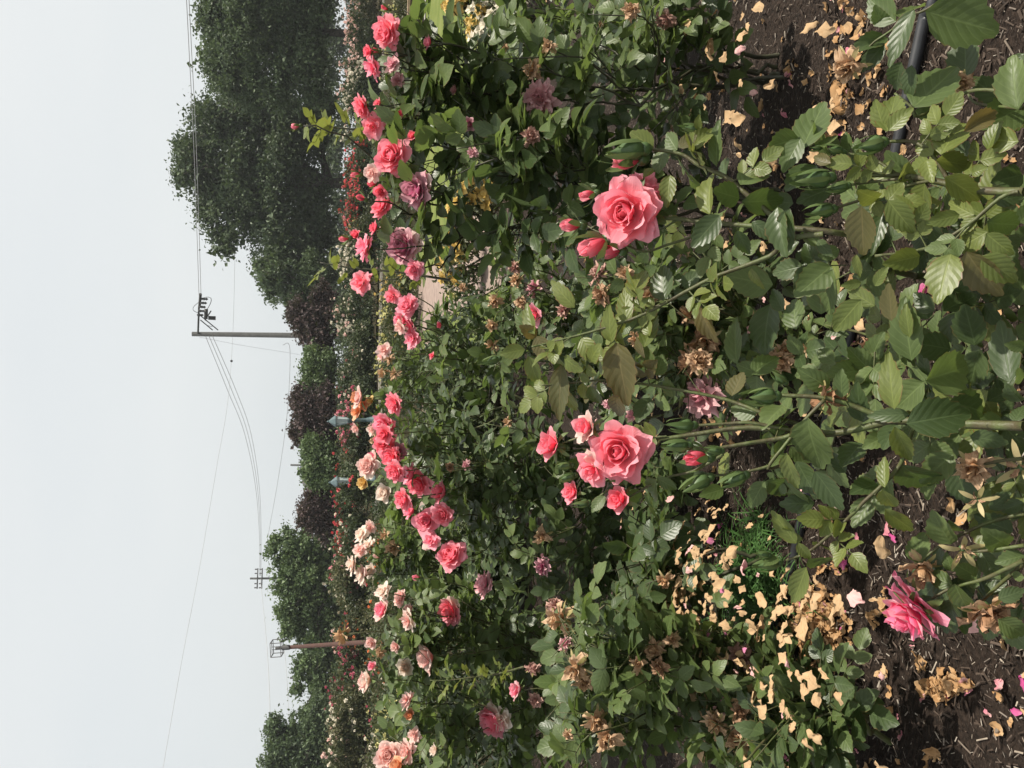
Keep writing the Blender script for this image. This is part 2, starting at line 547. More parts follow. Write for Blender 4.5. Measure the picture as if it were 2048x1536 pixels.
def petal_shape(phi, L, W, th0, th1, r0, z0, ruf, crump=0.0, ns=7, nt=7, seed=0.0, point=0.0, cup=1.0, p=1.0, roll=0.0):
    """a petal: bends from angle th0 to th1 (0 = straight up, 90 = flat out)"""
    vs, uv = [], []
    r, z = r0, z0
    prof = []
    for i in range(ns + 1):
        s = i / ns
        prof.append((r, z))
        th = th0 + (th1 - th0) * (s ** p) + (roll * max(0, s - 0.72) / 0.28 if roll else 0)
        r += L / ns * math.sin(th)
        z += L / ns * math.cos(th)
    for i in range(ns + 1):
        s = i / ns
        sh = (math.sin(PI * 0.5 * min(1, s * 1.35)) ** 0.75)
        top = 1.0 if s < 0.75 else 1 - ((s - 0.75) / 0.25) ** 2
        w = W * (0.24 + 0.76 * sh) * ((0.74 + 0.26 * top) if not point else (0.10 + 0.90 * math.sqrt(max(0.0, 1 - s ** 1.5))))
        for j in range(nt + 1):
            t = -1 + 2 * j / nt
            r_, z_ = prof[i]
            # the rim falls back towards its corners
            fi = max(0.0, i - (1.15 * abs(t) ** 3.4 + 0.12 * max(0.0, 1 - (3.0 * (t - 0.25 * math.sin(seed * 5))) ** 2) - 0.05 * math.sin(t * 7 + seed * 2)) * s ** 3 * ns * 0.24) if not point else float(i)
            a, b = int(math.floor(fi)), min(ns, int(math.floor(fi)) + 1)
            f = fi - a
            r_ = prof[a][0] * (1 - f) + prof[b][0] * f
            z_ = prof[a][1] * (1 - f) + prof[b][1] * f
            Rc = max(abs(r_), 0.10) * cup
            an = max(-2.4, min(2.4, w * t / Rc))
            x = (r_ - Rc) + Rc * math.cos(an)
            y = Rc * math.sin(an)
            zz = z_ + ruf * s ** 3 * math.sin(t * 4.2 + seed * 3.1) * 0.5 + ruf * 0.5 * s ** 2 * math.cos(t * 9 + seed)
            x += ruf * s ** 3 * math.sin(t * 3.3 + seed * 1.7)
            pnt = Vector((x * math.cos(phi) - y * math.sin(phi), x * math.sin(phi) + y * math.cos(phi), zz))
            nv = noise.noise_vector(pnt * 4.5 + Vector((seed * 7.1, seed * 3.3, 0)))
            pnt += nv * (0.018 + 0.10 * crump) * (0.3 + s)
            if crump:
                nv = noise.noise_vector(pnt * 13 + Vector((seed * 2.1, 5, seed)))
                pnt += nv * 0.035 * crump
            vs.append(tuple(pnt))
            uv.append((s, t, seed))
    q = []
    nn = nt + 1
    for i in range(ns):
        for j in range(nt):
            q.append((i * nn + j, i * nn + j + 1, (i + 1) * nn + j + 1, (i + 1) * nn + j))
    return np.array(vs), np.array(q), np.array(uv)

def rose_layers(kind, seed):
    rs = random.Random(seed)
    out = []
    d = math.radians
    def ring(n, L, W, th0, th1, r0, z0, ruf, **kw):
        ph = rs.uniform(0, 6.28)
        for k in range(n):
            out.append(petal_shape(ph + 2 * PI * k / n + rs.uniform(-0.22, 0.22), L * rs.uniform(0.9, 1.08), W * rs.uniform(0.88, 1.12), th0 + rs.uniform(-0.1, 0.1), th1 + rs.uniform(-0.16, 0.16),
                                   r0, z0 + rs.uniform(-0.015, 0.015), ruf * rs.uniform(0.6, 1.4), seed=rs.uniform(0, 9), **kw))
    if kind == 'open':
        ring(2, 0.26, 0.12, d(10), d(-40), 0.030, 0.10, 0.015, ns=5, nt=6)
        ring(3, 0.30, 0.17, d(18), d(-34), 0.05, 0.09, 0.02, ns=5, nt=6)
        ring(3, 0.35, 0.22, d(28), d(-20), 0.065, 0.07, 0.03)
        ring(4, 0.39, 0.25, d(40), d(-6), 0.075, 0.05, 0.04, roll=d(20))
        ring(5, 0.43, 0.29, d(54), d(14), 0.08, 0.03, 0.045, roll=d(40))
        ring(5, 0.45, 0.32, d(68), d(38), 0.08, 0.01, 0.05, roll=d(48))
        ring(5, 0.46, 0.33, d(82), d(72), 0.08, -0.02, 0.055, roll=d(44))
        ring(3, 0.47, 0.33, d(88), d(88), 0.07, -0.04, 0.06, roll=d(30))
    elif kind == 'half':
        ring(2, 0.36, 0.14, d(10), d(-34), 0.03, 0.08, 0.012, ns=5, nt=6)
        ring(3, 0.40, 0.22, d(18), d(-26), 0.05, 0.05, 0.02)
        ring(4, 0.44, 0.28, d(30), d(-12), 0.06, 0.03, 0.03, roll=d(26))
        ring(4, 0.48, 0.33, d(44), d(8), 0.07, 0.0, 0.04, roll=d(44))
        ring(4, 0.50, 0.36, d(62), d(50), 0.07, -0.02, 0.05, roll=d(46))
    elif kind == 'loose':
        ring(3, 0.34, 0.17, d(28), d(-10), 0.05, 0.06, 0.04)
        ring(4, 0.42, 0.24, d(48), d(30), 0.06, 0.04, 0.06)
        ring(5, 0.50, 0.36, d(70), d(74), 0.07, 0.0, 0.07, roll=d(36))
        ring(3, 0.46, 0.34, d(86), d(104), 0.07, -0.03, 0.07, roll=d(24))
    elif kind == 'frilly':
        ring(5, 0.32, 0.14, d(20), d(-10), 0.05, 0.06, 0.05, crump=0.45)
        ring(7, 0.38, 0.16, d(44), d(30), 0.07, 0.04, 0.06, crump=0.5)
        ring(8, 0.42, 0.18, d(66), d(72), 0.08, 0.02, 0.07, crump=0.5)
        ring(6, 0.46, 0.20, d(92), d(112), 0.08, -0.02, 0.07, crump=0.5)
    elif kind == 'bud':
        ring(2, 0.60, 0.16, d(20), d(-34), 0.03, 0.03, 0.01, p=0.8)
        ring(3, 0.62, 0.24, d(34), d(-32), 0.04, 0.0, 0.015, p=0.8)
        ring(2, 0.58, 0.26, d(42), d(-20), 0.05, -0.01, 0.03, p=0.8)
    elif kind == 'withered':
        ring(4, 0.34, 0.20, d(24), d(-30), 0.04, 0.05, 0.06, crump=0.75)
        ring(6, 0.40, 0.25, d(54), d(10), 0.06, 0.03, 0.09, crump=0.85, roll=d(30))
        ring(6, 0.44, 0.26, d(84), d(64), 0.07, 0.0, 0.10, crump=0.9, roll=d(50))
        ring(3, 0.46, 0.24, d(110), d(136), 0.06, -0.02, 0.10, crump=0.9)
    elif kind == 'shrivelled':
        ring(3, 0.48, 0.20, d(16), d(-16), 0.04, 0.03, 0.06, crump=0.8)
        ring(4, 0.52, 0.22, d(34), d(14), 0.05, 0.02, 0.08, crump=0.95, roll=d(30))
        ring(3, 0.50, 0.20, d(58), d(96), 0.05, 0.0, 0.08, crump=1.0)
        ring(2, 0.44, 0.18, d(100), d(160), 0.05, -0.02, 0.08, crump=1.0)
    elif kind == 'hipstar':
        ring(3, 0.26, 0.07, d(40), d(90), 0.04, 0.03, 0.08, crump=1.0)
    return out

def sepal_shape(phi, L, W, th0, th1, seed, r0=0.07, z0=-0.03):
    return petal_shape(phi, L, W, th0, th1, r0, z0, 0.02, ns=6, nt=2, seed=seed, point=2.2, cup=1.6)

TEMPLATES = {}

def template(kind, variant):
    """petal, sepal and core meshes of one rose form"""
    k = (kind, variant)
    if k in TEMPLATES: return TEMPLATES[k]
    rs = random.Random(variant * 31 + len(kind))
    pet = rose_layers(kind, variant * 17 + 3) if kind != 'greenbud' else []
    d = math.radians
    sep = []
    for i in range(5):
        ph = i * 2 * PI / 5 + rs.uniform(-0.15, 0.15)
        if kind == 'bud': sep.append(sepal_shape(ph, 0.62 + rs.uniform(0, 0.2), 0.13, d(34 + rs.uniform(-6, 30)), d(-14 + rs.uniform(-10, 50)), rs.uniform(0, 9)))
        elif kind == 'greenbud': sep.append(sepal_shape(ph, 0.80 + rs.uniform(0, 0.3), 0.10, d(14), d(-34 + rs.uniform(-4, 12)), rs.uniform(0, 9), 0.21, -0.02))
        elif kind == 'hipstar': sep.append(sepal_shape(ph, 0.50 + rs.uniform(0, 0.2), 0.11, d(60 + rs.uniform(-20, 20)), d(85 + rs.uniform(-30, 40)), rs.uniform(0, 9)))
        else: sep.append(sepal_shape(ph, 0.42 + rs.uniform(0, 0.12), 0.085, d(85 + rs.uniform(-15, 20)), d(130 + rs.uniform(-25, 25)), rs.uniform(0, 9)))
    core = MB()
    hip = [(0.03, -0.20), (0.075, -0.17), (0.10, -0.11), (0.095, -0.05), (0.07, -0.015), (0.04, 0.02), (0.001, 0.03)]
    if kind in ('bud', 'greenbud'): hip = [(0.035, -0.28), (0.11, -0.23), (0.16, -0.14), (0.15, -0.05), (0.12, 0.0), (0.001, 0.02)]
    core.lathe((0, 0, 0), hip, 8)
    if kind == 'greenbud':
        core.lathe((0, 0, 0), [(0.13, -0.04), (0.225, 0.06), (0.25, 0.18), (0.21, 0.34), (0.12, 0.50), (0.05, 0.62), (0.001, 0.74)], 10)
    cv = np.array(core.v)
    TEMPLATES[k] = (pet, sep, core, cv)
    return TEMPLATES[k]

_pm = {}

def petal_meshes(kind, variant, cls, outer=None, dry=False, hipmat=None):
    key = (kind, variant, cls, outer, dry, hipmat)
    if key in _pm: return _pm[key]
    pet, sep, core, cv = template(kind, variant)
    pms = []
    for i, (v, q, uv) in enumerate(pet):
        c = cls
        if outer and i >= len(pet) - (5 if kind != 'bud' else 1): c = outer
        pms.append(mesh_np('petal', v, q, PETAL[c], {'luv': uv, 'rnd': np.full(len(v), random.random())}))
    sms = [mesh_np('sepal', v, q, M_DRYSEPAL if dry else M_SEPAL, {'rnd': np.full(len(v), random.random()), 'luv': uv}) for v, q, uv in sep]
    cm = core.mesh('hip', hipmat or M_HIP)
    if kind in ('withered', 'shrivelled', 'loose', 'frilly', 'open'):
        pass
    _pm[key] = (pms, sms, cm)
    return _pm[key]

def frame_z(a, spin):
    a = a.normalized()
    x = a.orthogonal().normalized()
    y = a.cross(x)
    x2 = x * math.cos(spin) + y * math.sin(spin)
    y2 = a.cross(x2)
    return x2, y2, a

def merged_bloom_mesh(kind, variant, cls, outer, dry, cache={}):
    key = (kind, variant, cls, outer, dry)
    if key in cache: return cache[key]
    pet, sep, core, cv = template(kind, variant)
    mats = [PETAL[cls], PETAL[outer or cls], M_DRYSEPAL if dry else M_SEPAL]
    V, Q, UV, A, MI = [], [], [], [], []
    off = 0
    for grp, base in ((pet, 0), (sep, 2)):
        for i, (v, q, uv) in enumerate(grp):
            mi = base
            if base == 0 and outer and i >= len(grp) - 5: mi = 1
            V.append(v); Q.append(q + off); UV.append(uv); A.append(np.full(len(v), random.random())); MI.append(np.full(len(q), mi, dtype=np.int32))
            off += len(v)
    cq = np.array(core.q)
    V.append(cv); Q.append(cq + off); UV.append(np.zeros((len(cv), 3))); A.append(np.full(len(cv), 0.5)); MI.append(np.full(len(cq), 2, dtype=np.int32))
    me = mesh_np('rose_bloom', np.concatenate(V), np.concatenate(Q), mats, {'rnd': np.concatenate(A), 'luv': np.concatenate(UV)})
    me.polygons.foreach_set('material_index', np.concatenate(MI))
    cache[key] = me
    return me

def make_bloom(parent, pos, axis, dia, kind, cls, outer=None, dry=False, split=True, label=None, spin=None, variant=None, hipmat=None):
    name = {'bud': 'rose_bud', 'greenbud': 'rose_bud', 'withered': 'withered_rose', 'shrivelled': 'withered_rose', 'hipstar': 'rose_hip'}.get(kind, 'rose_bloom')
    variant = random.randrange(7) if variant is None else variant
    x, y, z = frame_z(axis, rnd(0, 6.28) if spin is None else spin)
    s = dia * {'bud': 2.0, 'greenbud': 2.2, 'shrivelled': 1.25, 'half': 1.12}.get(kind, 1.0)
    M = Matrix(((x.x * s, y.x * s, z.x * s, pos.x), (x.y * s, y.y * s, z.y * s, pos.y), (x.z * s, y.z * s, z.z * s, pos.z), (0, 0, 0, 1)))
    if not split:
        o = put(name, merged_bloom_mesh(kind, variant, cls, outer, dry), parent, M)
    else:
        pms, sms, cm = petal_meshes(kind, variant, cls, outer, dry, hipmat)
        o = put(name, cm, parent, M)
        for me in pms: put('petal', me, o, M)
        for me in sms: put('sepal', me, o, M)
    if label: o['label'] = label
    return o

# ------------------------------------------------------------------ rose bushes

def bez(p0, p1, p2, n):
    out = []
    for i in range(n + 1):
        t = i / n
        out.append(p0 * ((1 - t) ** 2) + p1 * (2 * t * (1 - t)) + p2 * (t * t))
    return out

BLOOMS = []       # picture x, y, size and depth of the mid-distance roses, kept clear of leaves

class Bush:
    def __init__(s, name, label, base, leafL=0.05, classes='ddg', group=None, lod=1, stem_mat=M_CANE, cat='rose bush', old=True):
        s.base = Vector((base[0], base[1], 0))
        s.root = empty(name, s.base)
        props(s.root, label, cat, group)
        s.stem, s.twig = MB(), MB()
        s.leaves = []          # (Matrix, cls, lod, priority)
        s.leafL, s.classes, s.lod, s.stem_mat = leafL, classes, lod, stem_mat
        s.mains = []
        s.top = None            # [(Y, X)] upper outline of the foliage
    def leaflet(s, base, d, nrm, L, cls=None, lod=None, W=None, keep=False):
        s.leaves.append((leaf_matrix(base, d, nrm, L, W), cls or random.choice(s.classes), s.lod if lod is None else lod, keep))
    def above(s, p, pad=0.0):
        if not s.top: return False
        X, Y, D = pix(p)
        t = s.top
        if Y <= t[0][0]: lim = t[0][1]
        elif Y >= t[-1][0]: lim = t[-1][1]
        else:
            for (y0, x0), (y1, x1) in zip(t[:-1], t[1:]):
                if y0 <= Y <= y1: lim = x0 + (x1 - x0) * (Y - y0) / (y1 - y0)
        return X < lim + pad
    def compound(s, p, d, nrm, L, cls=None, n=5, lean=0.35, free=False):
        """a leaf: stalk with a terminal leaflet and one or two pairs"""
        if not free and s.above(p + d * L * 1.5): return
        d = (d + Vector((0, 0, -lean * 0.3))).normalized()
        n_ = (nrm - d * nrm.dot(d))
        if n_.length < 1e-3: n_ = d.orthogonal()
        n_.normalize()
        side = d.cross(n_)
        rl = L * rnd(1.25, 1.6) * (1 if n >= 5 else 0.7)
        droop = Vector((0, 0, -rl * 0.12))
        end = p + d * rl + droop
        midp = p + d * rl * 0.5 + droop * 0.2
        s.twig.tube([p, midp, end], [0.0011, 0.0009, 0.0006], 4, False)
        c = cls or random.choice(s.classes)
        s.leaflet(end, (d + rvec() * 0.2), n_ + rvec() * 0.35, L * rnd(0.95, 1.2), c)
        for k, f in enumerate((0.72, 0.36)[: (n - 1) // 2]):
            q = p + d * rl * f + droop * f * f
            for sg in (-1, 1):
                s.leaflet(q, d * 0.55 + side * sg * 0.9 + rvec() * 0.18, n_ + side * sg * rnd(-0.1, 0.35) + rvec() * 0.3, L * rnd(0.75, 1.0) * (0.85 if k else 1.0), c)
    def cane(s, pts, r0, r1, leaves=True, from_f=0.35, step=0.055, cls=None, L=None, n=5, free=False):
        """stem through pts with leaves spiralling up it"""
        seg = [0.0]
        for a, b in zip(pts[:-1], pts[1:]): seg.append(seg[-1] + (b - a).length)
        tot = seg[-1]
        rad = [r0 + (r1 - r0) * (x / tot) for x in seg]
        s.stem.tube(pts, rad, 6, True)
        if not leaves: return
        az = rnd(0, 6.28)
        pos = tot * from_f
        while pos < tot - 0.01:
            i = max(k for k in range(len(seg)) if seg[k] <= pos)
            i = min(i, len(pts) - 2)
            f = (pos - seg[i]) / max(1e-6, seg[i + 1] - seg[i])
            p = pts[i].lerp(pts[i + 1], f)
            t = (pts[i + 1] - pts[i]).normalized()
            o = t.orthogonal().normalized()
            o = Matrix.Rotation(az, 3, t) @ o
            d = (o * 0.85 + t * 0.55 + Vector((0, 0, 0.1))).normalized()
            nrm = Vector((0, 0, 0.9)) + o * 0.2 + t * 0.3 + rvec() * 0.35
            s.compound(p, d, nrm, (L or s.leafL) * rnd(0.75, 1.15), cls, n if random.random() < 0.7 else 3, free=free)
            az += 2.4 + rnd(-0.4, 0.4)
            pos += step * rnd(0.7, 1.3)
    def shoot_to(s, target, r0=0.0042, r1=0.0017, lean=None, **kw):
        """a cane from the crown of roots to a point"""
        b = s.base + Vector((rnd(-0.05, 0.05), rnd(-0.05, 0.05), -0.02))
        if s.mains:
            best = None
            for m in s.mains:
                for q in m[2:]:
                    if q.z < target.z - 0.10:
                        sc = (q - target).length * rnd(0.8, 1.25)
                        if best is None or sc < best[0]: best = (sc, q)
            if best:
                b = best[1]
                r0 *= 0.72
        h = target.z - b.z
        ctrl = b.lerp(target, 0.35) + Vector((rnd(-0.05, 0.05), rnd(-0.05, 0.05), h * 0.35))
        if lean is not None:
            ctrl = target - lean * (target - b).length * 0.4
        pts = bez(b, ctrl, target, 9)
        for i in range(1, len(pts) - 1):
            pts[i] = pts[i] + rvec() * 0.006
        s.cane(pts, r0, r1, **kw)
        return pts
    def main_canes(s, targets):
        for t in targets:
            b = s.base + Vector((rnd(-0.07, 0.07), rnd(-0.07, 0.07), -0.02))
            ctrl = b.lerp(t, 0.3) + Vector((rnd(-0.05, 0.05), rnd(-0.05, 0.05), t.z * 0.35))
            pts = bez(b, ctrl, t, 10)
            for i in range(1, len(pts)): pts[i] = pts[i] + rvec() * 0.012
            s.cane(pts, rnd(0.0050, 0.0078), 0.0032, from_f=0.55, step=0.09)
            s.mains.append(pts)
    def side_twigs(s, pts, n, ln=(0.10, 0.22), lo=0.4, cls=None):
        for _ in range(n):
            i = random.randrange(int(len(pts) * lo), len(pts) - 1)
            p = pts[i]
            t = (pts[i + 1] - pts[i]).normalized()
            d = (rvec() + t * 0.8 + Vector((0, 0, 0.45))).normalized()
            l = rnd(*ln)
            q = p + d * l + Vector((0, 0, rnd(-0.02, 0.04)))
            if s.above(q, 8): continue
            s.cane(bez(p, p + d * l * 0.5 + Vector((0, 0, 0.02)), q, 3), 0.0022, 0.0010, from_f=0.2, step=0.045, cls=cls)
    def finish(s, max_parts=296, cell=11):
        """the leaves that show largest become parts, the rest one stuff part"""
        if s.stem.v:
            s.stem.build('stem', s.stem_mat, s.root)
        if s.twig.v:
            o = s.twig.build('leaf_stalks', M_YOUNG if s.stem_mat is M_YOUNG else M_CANE, s.root)
            o['kind'] = 'stuff'
        if BLOOMS:
            kept = []
            bl = np.array(BLOOMS)
            for it in s.leaves:
                X, Y, D = pix(it[0] @ Vector((0, 0.5, 0)))
                if not it[3]:
                    hit = ((bl[:, 0] - X) ** 2 + (bl[:, 1] - Y) ** 2 < (0.46 * bl[:, 2] + 7) ** 2) & (D < bl[:, 3] + 0.02) & (D > 1.3)
                    if hit.any(): continue
                kept.append(it)
            s.leaves = kept
        info = []
        seen = {}
        for i, (M, c, lod, keep) in enumerate(s.leaves):
            p = M @ Vector((0, 0.5, 0))
            X, Y, D = pix(p)
            k = (int(X // cell), int(Y // cell))
            inside = -40 < X < 2090 and -40 < Y < 1576 and D > 0.1
            area = (M.col[0].to_3d().cross(M.col[1].to_3d())).dot((CAM - p).normalized())
            info.append((i, D, k, inside, abs(area) / (D * D)))
            if inside: seen.setdefault(k, []).append((D, i))
        front = set()
        for k, l in seen.items():
            l.sort()
            for D, i in l[:1]: front.add(i)
        order = sorted(info, key=lambda t: (not s.leaves[t[0]][3], not t[3], t[0] not in front, -t[4]))
        parts = [t[0] for t in order[:max_parts] if t[3]]
        pset = set(parts)
        for i in parts:
            M, c, lod, keep = s.leaves[i]
            put('leaf', leaf_mesh(lod, random.randrange(8), c), s.root, M)
        rest = [(M, c) for i, (M, c, lod, keep) in enumerate(s.leaves) if i not in pset]
        if rest:
            merge_leaves('foliage', rest, LEAF, s.root, LT1 if len(rest) < 500 else LT2)

def to_cam(p): return (CAM - p).normalized()

def face_axis(p, a=0.6, b=0.6, j=0.35, dx=0, dy=0):
    """axis partly towards the camera, partly up; dx, dy tilt it in picture directions"""
    return (to_cam(p) * a + Vector((0, 0, b)) + (-UP) * dx - RIGHT * dy + rvec() * j).normalized()

def pl(b, pts, r0, r1, **kw):
    """cane given as picture points with depths"""
    P3 = [P(*t) for t in pts]
    out = []
    for i in range(len(P3) - 1):      # Catmull-Rom
        a0 = P3[max(i - 1, 0)]; a1 = P3[i]; a2 = P3[i + 1]; a3 = P3[min(i + 2, len(P3) - 1)]
        for k in range(4):
            t = k / 4
            out.append(0.5 * ((2 * a1) + (a2 - a0) * t + (2 * a0 - 5 * a1 + 4 * a2 - a3) * t * t + (3 * a1 - a0 - 3 * a2 + a3) * t ** 3))
    out.append(P3[-1])
    b.cane(out, r0, r1, **kw)
    return out

# ------------------------------------------------------------------ ground

def ground_mat():
    m, nt, out = new_mat('mulch_soil')
    tc = N(nt, 'TexCoord')
    n1 = N(nt, 'TexNoise', Scale=60.0, Detail=8.0, Roughness=0.7)
    n2 = N(nt, 'TexNoise', Scale=3.0, Detail=4.0)
    vo = N(nt, 'TexVoronoi', Scale=70.0)
    mp = N(nt, 'Mapping')
    mp.inputs['Scale'].default_value = (1.0, 2.2, 1.0)
    mp.inputs['Rotation'].default_value = (0, 0, 0.6)
    nt.links.new(tc.outputs['Object'], mp.inputs['Vector'])
    for n in (n1, n2): nt.links.new(tc.outputs['Object'], n.inputs['Vector'])
    nt.links.new(mp.outputs[0], vo.inputs['Vector'])
    rp = N(nt, 'ValToRGB')
    e = rp.color_ramp.elements
    e[0].position, e[0].color = 0.32, (0.010, 0.007, 0.005, 1)
    e[1].position, e[1].color = 0.74, (0.062, 0.043, 0.032, 1)
    nt.links.new(n1.outputs['Fac'], rp.inputs['Fac'])
    c = mixc(nt, math_node(nt, 'MULTIPLY', n2.outputs['Fac'], 0.6), rp.outputs['Color'], (0.026, 0.017, 0.012))
    bs = N(nt, 'BsdfPrincipled', Roughness=0.9)
    bs.inputs['Specular IOR Level'].default_value = 0.2
    nt.links.new(c, bs.inputs['Base Color'])
    b = N(nt, 'Bump', Strength=0.9, Distance=0.02)
    nt.links.new(math_node(nt, 'ADD', n1.outputs['Fac'], math_node(nt, 'MULTIPLY', vo.outputs['Distance'], 0.8)), b.inputs['Height'])
    nt.links.new(b.outputs[0], bs.inputs['Normal'])
    nt.links.new(bs.outputs[0], out.inputs['Surface'])
    return m

def sheet(name, pts, z, mat, res=None):
    mb = MB()
    me = bpy.data.meshes.new(name)
    me.from_pydata([(x, y, z) for x, y in pts], [], [tuple(range(len(pts)))])
    me.materials.append(mat)
    o = put(name, me)
    o['kind'] = 'structure'
    return o

def bump_z(x, y):
    return 0.016 * noise.noise(Vector((x * 3.1, y * 3.1, 2.0))) + 0.008 * noise.noise(Vector((x * 14, y * 14, 5.0)))

M_MULCH = ground_mat()
M_FAR = plain_mat('far_soil', (0.052, 0.046, 0.028), 0.95, col2=(0.026, 0.022, 0.015), scale=3, coord='Object', spec=0.0)
M_LAWN = plain_mat('lawn_grass', (0.150, 0.170, 0.060), 0.9, col2=(0.105, 0.135, 0.042), scale=2.5, coord='Object', spec=0.0)
M_PATH = plain_mat('path_paving', (0.30, 0.235, 0.20), 0.9, col2=(0.22, 0.17, 0.15), scale=9, coord='Object', spec=0.0)
M_CONC = plain_mat('kerb_concrete', (0.30, 0.275, 0.23), 0.9, col2=(0.20, 0.185, 0.155), scale=14, coord='Object')
M_TIMBER = plain_mat('edging_timber', (0.34, 0.25, 0.16), 0.8, col2=(0.22, 0.16, 0.10), scale=8, coord='Object')

sheet('ground', [(-400, -60), (400, -60), (400, 700), (-400, 700)], -0.03, M_FAR)
# the mulched bed, uneven
nx, ny = 130, 120
xs = np.linspace(-4.2, 4.2, nx); ys = np.linspace(-1.2, 6.3, ny)
gv = np.array([(x, y, bump_z(x, y)) for y in ys for x in xs])
gi = np.arange(nx * ny).reshape(ny, nx)
gq = np.stack([gi[:-1, :-1], gi[:-1, 1:], gi[1:, 1:], gi[1:, :-1]], -1).reshape(-1, 4)
bed = put('mulch_bed', mesh_np('mulch_bed', gv, gq, M_MULCH))
bed['kind'] = 'structure'
sheet('lawn', [(0.2, 6.5), (22, 6.5), (22, 15.3), (0.2, 15.3)], 0.0, M_LAWN)
sheet('far_lawn', [(-24, 15.6), (24, 15.6), (24, 27), (-24, 27)], -0.012, plain_mat('far_lawn_grass', (0.036, 0.034, 0.020), 0.95, col2=(0.022, 0.021, 0.013), scale=1.5, coord='Object', spec=0.0))
sheet('brick_path', [(0.75, 6.35), (1.6, 6.35), (1.6, 28), (0.75, 28)], 0.012, M_PATH)
sheet('cross_path', [(-2.2, 11.3), (0.7, 11.3), (0.7, 13.2), (-2.2, 13.2)], 0.004, M_PATH)
sheet('mow_strip', [(1.7, 15.32), (22, 15.32), (22, 15.55), (1.7, 15.55)], 0.012, plain_mat('mow_strip_concrete', (0.34, 0.33, 0.29), 0.9, scale=6))

# timber edging of the raised bed past the lawn
t = empty('timber_edging', (8.6, 15.8, 0))
props(t, 'low brown timber edging with a pale cap at the far end of the lawn', 'garden edging')
m = MB(); m.box((8.6, 15.75, 0.11), (2.5, 0.05, 0.14)); m.build('sleeper', plain_mat('sleeper_dark', (0.085, 0.06, 0.045), 0.9, scale=6), t, False)
m = MB(); m.box((8.6, 15.74, 0.275), (2.52, 0.075, 0.022)); m.build('cap', M_TIMBER, t, False)

# thin kerb before the far rose bed
def kerb(name, label, pts, w, h):
    mb = MB()
    for a, b in zip(pts[:-1], pts[1:]):
        a = Vector((*a, 0)); b = Vector((*b, 0))
        d = (b - a).normalized()
        mb.box((a + b) / 2 + Vector((0, 0, h / 2 - 0.02)), ((b - a).length / 2 - 0.01, w / 2, h / 2 + 0.02), (d, Vector((-d.y, d.x, 0)), Vector((0, 0, 1))))
    o = mb.build(name, M_CONC, None, False)
    props(o, label, 'kerb')
    return o
kerb('stone_kerb', 'long pale stone kerb running along the foot of the far rose bed', [(-1.2, 28.2), (0.1, 30.2), (6.9, 33.6), (18.6, 42.5), (24, 46)], 0.16, 0.055)
kerb('stone_kerb', 'short pale double kerb beside the second teal lamp post', [(-6.6, 26.6), (-3.6, 26.9)], 0.16, 0.14)

# ------------------------------------------------------------------ mulch chips and dry slivers lying on the bed
def chips(n, y0, y1, size, cols, seed, name):
    r = np.random.default_rng(seed)
    y = y0 + (y1 - y0) * r.random(n) ** 1.5
    x = (r.random(n) - 0.5) * (1.6 + y * 1.0)
    L = size * (0.35 + 1.3 * r.random(n) ** 2)
    W = L * (0.10 + 0.22 * r.random(n))
    az = r.random(n) * 2 * PI
    tilt = (r.random(n) - 0.5) * 0.9
    z = np.array([bump_z(a, b) for a, b in zip(x, y)]) + 0.003 + 0.006 * r.random(n)
    d = np.stack([np.cos(az) * np.cos(tilt), np.sin(az) * np.cos(tilt), np.sin(tilt)], -1)
    s = np.stack([-np.sin(az), np.cos(az), (r.random(n) - 0.5) * 0.8], -1)
    c = np.stack([x, y, z], -1)
    up = np.array([0, 0, 1.0])
    A = c - d * L[:, None] / 2
    B = c + d * L[:, None] / 2
    S = s * W[:, None] / 2
    k = r.random((n, 1)) * 0.6 + 0.3
    h = up * (W * 0.35)[:, None]
    V = np.stack([A - S, A + S * k, B + S, B - S * k, c + h], 1).reshape(-1, 3)
    b = np.arange(n) * 5
    T = np.stack([np.stack([b, b + 1, b + 4], -1), np.stack([b + 1, b + 2, b + 4], -1), np.stack([b + 2, b + 3, b + 4], -1), np.stack([b + 3, b, b + 4], -1)], 1).reshape(-1, 3)
    o = put(name, mesh_np(name, V, T, simple_leaf_mat(name + '_wood', cols, 0.0, 0.8), {'rnd': np.repeat(r.random(n), 5)}, False))
    o['kind'] = 'stuff'
    return o
chips(52000, 0.9, 6.2, 0.016, [(0.018, 0.012, 0.009), (0.034, 0.023, 0.016), (0.05, 0.034, 0.024), (0.085, 0.062, 0.047)], 3, 'bark_mulch')
chips(3800, 0.9, 4.0, 0.019, [(0.14, 0.11, 0.085), (0.22, 0.18, 0.14), (0.34, 0.29, 0.23)], 4, 'dry_straw_slivers')

chips(16000, 0.9, 4.2, 0.0095, [(0.10, 0.08, 0.065), (0.20, 0.17, 0.14), (0.34, 0.30, 0.25)], 6, 'pale_wood_bits')

# ------------------------------------------------------------------ trees, far hedges

def far_leaves(centres, sizes, leaf, rs, flat=0.8, aspect=0.55, droop=0.0):
    """diamond-shaped leaves at points"""
    n = len(centres)
    d = rs.normal(size=(n, 3)); d[:, 2] -= droop
    d /= np.linalg.norm(d, axis=1)[:, None]
    nv = rs.normal(size=(n, 3)); nv[:, 2] += flat
    s = np.cross(d, nv); s /= np.linalg.norm(s, axis=1)[:, None] + 1e-9
    L = (leaf * (0.6 + 0.8 * rs.random(n)))[:, None]
    bend = np.cross(s, d) * L * 0.12
    V = np.stack([centres - d * L / 2, centres + s * L * aspect / 2 + bend, centres + d * L / 2, centres - s * L * aspect / 2 + bend], 1).reshape(-1, 3)
    b = np.arange(n) * 4
    return V, np.stack([b, b + 1, b + 2, b + 3], -1)

